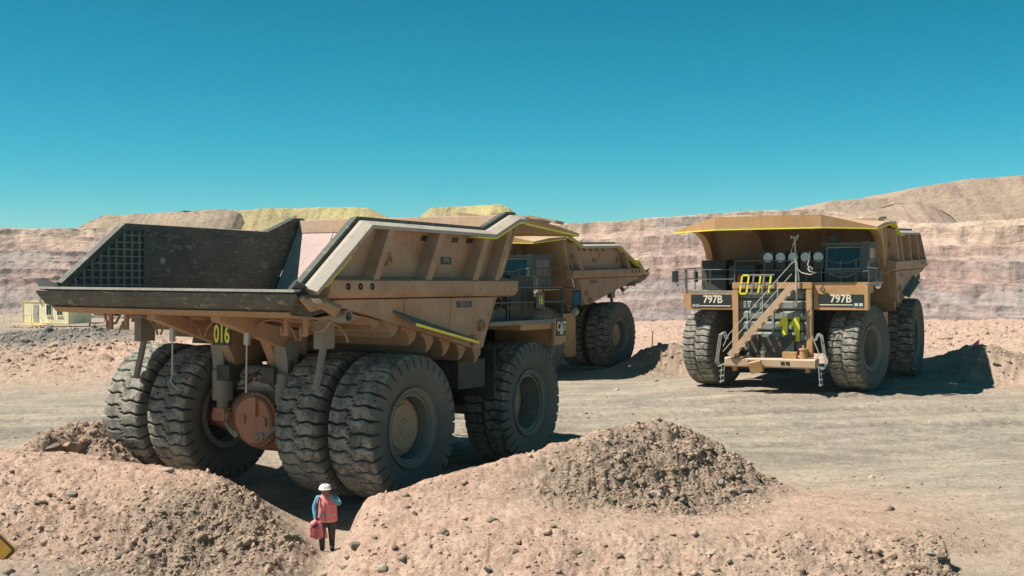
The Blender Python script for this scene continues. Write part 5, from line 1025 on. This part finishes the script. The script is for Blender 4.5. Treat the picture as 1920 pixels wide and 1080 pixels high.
# ------------------------------------------------------------------ the person
def make_person():
    J = {'pel': (0, 0, .92, .135), 'sp': (0, 0, 1.12, .135), 'ch': (0, 0, 1.32, .145), 'nk': (-.01, -.01, 1.465, .06), 'hb': (-.015, -.03, 1.54, .075), 'hd': (-.025, -.045, 1.62, .092), 'ht': (-.025, -.04, 1.69, .06),
         'rs': (-.18, .0, 1.41, .08), 're': (-.255, .02, 1.14, .062), 'rw': (-.235, -.08, .90, .034), 'rh': (-.23, -.10, .83, .04),
         'ls': (.18, .0, 1.41, .08), 'le': (.275, -.15, 1.25, .064), 'lw': (.085, -.20, 1.46, .034), 'lh': (.04, -.19, 1.53, .038),
         'rp': (-.095, 0, .86, .115), 'rk': (-.10, -.10, .49, .080), 'ra': (-.10, .02, .09, .058), 'rt': (-.11, -.16, .045, .04),
         'lp': (.095, 0, .86, .115), 'lk': (.10, .02, .49, .080), 'la': (.10, .13, .10, .058), 'lt': (.11, -.06, .045, .04)}
    E_ = [('pel', 'sp'), ('sp', 'ch'), ('ch', 'nk'), ('nk', 'hb'), ('hb', 'hd'), ('hd', 'ht'), ('ch', 'rs'), ('rs', 're'), ('re', 'rw'), ('rw', 'rh'), ('ch', 'ls'), ('ls', 'le'), ('le', 'lw'), ('lw', 'lh'), ('pel', 'rp'), ('rp', 'rk'), ('rk', 'ra'), ('ra', 'rt'), ('pel', 'lp'), ('lp', 'lk'), ('lk', 'la'), ('la', 'lt')]
    nm = list(J); me = bpy.data.meshes.new('body'); me.from_pydata([J[k][:3] for k in nm], [(nm.index(a), nm.index(b_)) for a, b_ in E_], []); o = bpy.data.objects.new('tmp_body', me); COL.objects.link(o)
    o.modifiers.new('skin', 'SKIN'); sv = me.skin_vertices[0].data
    for i, k in enumerate(nm): sv[i].radius = (J[k][3],)*2; sv[i].use_root = (k == 'pel')
    ss = o.modifiers.new('sub', 'SUBSURF'); ss.levels = 2; ss.render_levels = 2
    dg = bpy.context.evaluated_depsgraph_get(); dg.update(); bme = bpy.data.meshes.new_from_object(o.evaluated_get(dg)); bpy.data.objects.remove(o)
    V = [v.co[:] for v in bme.vertices]; Fc = [tuple(p.vertices) for p in bme.polygons]; mb = MB(); mb.add(V, Fc)
    # fingers: gripping right hand, left hand shading the eyes; nose and ears
    for i in range(4):
        mb.tube([(-.245+.004*i, -.12+.022*i-.02, .81), (-.25+.004*i, -.13+.022*i-.02, .765-.004*(i % 2)), (-.225, -.125+.022*i-.02, .75)], [.010, .009, .007], 6)
        mb.tube([(.03+.0*i, -.205+.004*i, 1.545-.02*i), (-.02, -.20, 1.585-.021*i), (-.055, -.175, 1.59-.021*i)], [.010, .009, .007], 6)
    mb.tube([(-.215, -.13, .84), (-.20, -.155, .80), (-.215, -.15, .77)], [.011, .010, .008], 6); mb.tube([(.05, -.215, 1.50), (.02, -.22, 1.47), (-.005, -.20, 1.46)], [.011, .010, .008], 6)
    mb.tube([(-.035, -.135, 1.60), (-.035, -.155, 1.575), (-.035, -.135, 1.565)], [.008, .016, .010], 6)
    for s in (-1, 1): mb.tube([(-.02+s*.095, -.02, 1.62), (-.02+s*.105, -.01, 1.60), (-.02+s*.095, -.02, 1.575)], .014, 5)
    bm_ = mb.mesh('body', True); fix_normals(bm_)
    for m_ in (M_skin, M_slv, M_trous, M_rub): bm_.materials.append(m_)
    def seg(p, a, b_):
        a, b_ = Vector(a[:3]), Vector(b_[:3]); t = max(0, min(1, (p-a).dot(b_-a)/(b_-a).length_squared)); return (p-a.lerp(b_, t)).length
    reg = {'skin': [('nk', 'hb'), ('hb', 'hd'), ('hd', 'ht'), ('rw', 'rh'), ('lw', 'lh')], 'slv': [('rs', 're'), ('re', 'rw'), ('ls', 'le'), ('le', 'lw'), ('pel', 'sp'), ('sp', 'ch'), ('ch', 'rs'), ('ch', 'ls')], 'tro': [('rp', 'rk'), ('rk', 'ra'), ('lp', 'lk'), ('lk', 'la'), ('pel', 'rp'), ('pel', 'lp')], 'boot': [('ra', 'rt'), ('la', 'lt')]}
    for p in bm_.polygons:
        c_ = Vector(p.center); best = min(((seg(c_, J[a], J[b_])-J[a][3]*.3, i) for i, k in enumerate(('skin', 'slv', 'tro', 'boot')) for a, b_ in reg[k])); p.material_index = best[1]
    T = empty('person', (-4.34, 28.2, gz(-4.34, 28.2)-.01), (0, 0, .12)); T.scale = (1.12, 1.06, .905)
    tag(T, 'person in white helmet and coral vest walking, one hand raised to the face', 'person')
    b_ = bpy.data.objects.new('body', bm_); COL.objects.link(b_); b_.parent = T
    def loft(rings, n=20):
        m_ = MB(); k = len(rings)
        for cx, cy, cz, rx, ry, tl in rings:
            for j in range(n):
                a = 2*PI*j/n; w = 1+.035*math.sin(5*a+cz*31)+.02*math.sin(9*a-cz*17); m_.v.append((cx+rx*w*math.cos(a), cy+ry*w*math.sin(a), cz+tl*abs(math.cos(a))))
        for i in range(k-1):
            for j in range(n): m_.f.append((i*n+j, i*n+(j+1) % n, (i+1)*n+(j+1) % n, (i+1)*n+j))
        return m_
    part('vest', 'pvest', lambda: loft([(0, 0, .80, .215, .165, 0), (0, 0, .83, .225, .172, 0), (0, 0, .95, .215, .17, 0), (0, 0, 1.08, .205, .17, 0), (0, 0, 1.22, .21, .175, 0), (0, 0, 1.34, .215, .172, 0), (0, 0, 1.42, .20, .14, 0), (0, -.005, 1.475, .13, .105, 0), (0, -.005, 1.50, .085, .085, 0), (0, -.005, 1.52, .08, .08, 0)]), M_vest, T, smooth=True)
    part('vest_band', 'pband', lambda: loft([(0, 0, .985, .217, .176, 0), (0, 0, 1.025, .216, .176, 0)]).add([], []), M_tapeg, T, smooth=True)
    part('vest_zip', 'pzip', lambda: MB().bar((-.03, -.172, .84), (-.03, -.178, 1.32), .012, .012), M_bag, T)
    h_ = part('helmet', 'phelm', lambda: MB().lathe([(.0, .128), (.03, .126), (.075, .108), (.105, .075), (.12, .035), (.123, .001)], 20, axis='z', c=(-.03, -.04, 1.655)).prism_z([(-.03+.135*math.cos(a), -.05+(.125 if math.sin(a) > 0 else .20)*math.sin(a)) for a in np.linspace(0, 2*PI, 20)[:-1]], 1.645, 1.66), M_helm, T, smooth=False)
    part('helmet_ridge', 'phr', lambda: MB().tube([(-.03, -.165, 1.69), (-.03, -.10, 1.765), (-.03, -.04, 1.782), (-.03, .03, 1.76)], .012, 6), M_frame, h_)
    part('strap', 'pstrap', lambda: MB().tube([(-.14, -.12, 1.46), (-.175, -.165, 1.3), (-.19, -.15, 1.05), (-.21, -.08, .85)], .018, 5), M_bag, T)
    # the folded jacket carried in the hand
    K = empty('jacket', T.matrix_basis @ Vector((-.25, -.12, .78)) if False else (T.location.x-.24, T.location.y-.13, T.location.z+.70), (0, 0, .12)); K.scale = (.9,)*3
    tag(K, 'coral pink jacket hanging from the hand of the walking person', 'jacket')
    def drape():
        n, h_ = 22, 10; m_ = MB()
        for i in range(h_):
            t = i/(h_-1)
            for j in range(n):
                a = 2*PI*j/n; rx = .07+.13*t**.7; ry = .045+.06*t; f = 1+(.10+.18*t)*math.sin(4*a+.6)+.08*math.sin(7*a+3*t)
                m_.v.append((.07+.02*math.sin(3*t)+rx*f*math.cos(a), ry*f*math.sin(a), .07-.44*t-.03*math.sin(3*a+1)*t))
        for i in range(h_-1):
            for j in range(n): m_.f.append((i*n+j, i*n+(j+1) % n, (i+1)*n+(j+1) % n, (i+1)*n+j))
        return m_
    part('cloth', 'jcloth', drape, M_vest, K, smooth=True)
    part('sleeve', 'jsleeve', lambda: MB().tube([(.02, -.03, .08), (-.06, -.06, .02), (-.10, -.06, -.10), (-.09, -.05, -.24), (-.11, -.05, -.33)], [.05, .075, .07, .06, .055], 9), M_vest, K, smooth=True)
    part('collar', 'jcol', lambda: MB().tube([(-.12, -.06, -.02), (-.05, -.11, -.06), (.05, -.10, -.03)], [.03, .04, .03], 8), M_bag, K, smooth=True)
make_person()

# ------------------------------------------------------------------ dusty air between the yard and the far benches
m = bpy.data.materials.new('dusty_air'); m.use_nodes = True; nt = m.node_tree; nt.nodes.clear()
pv = nt.nodes.new('ShaderNodeVolumePrincipled'); pv.inputs['Color'].default_value = (0.93, 0.93, 0.95, 1); pv.inputs['Density'].default_value = 0.00009; pv.inputs['Anisotropy'].default_value = 0.2
om = nt.nodes.new('ShaderNodeOutputMaterial'); nt.links.new(pv.outputs[0], om.inputs['Volume'])
hz = part('haze', 'haze', lambda: MB().box((-1500, -700, -52.5), (1500, 1500, 76)), m); tag(hz, kind='stuff')
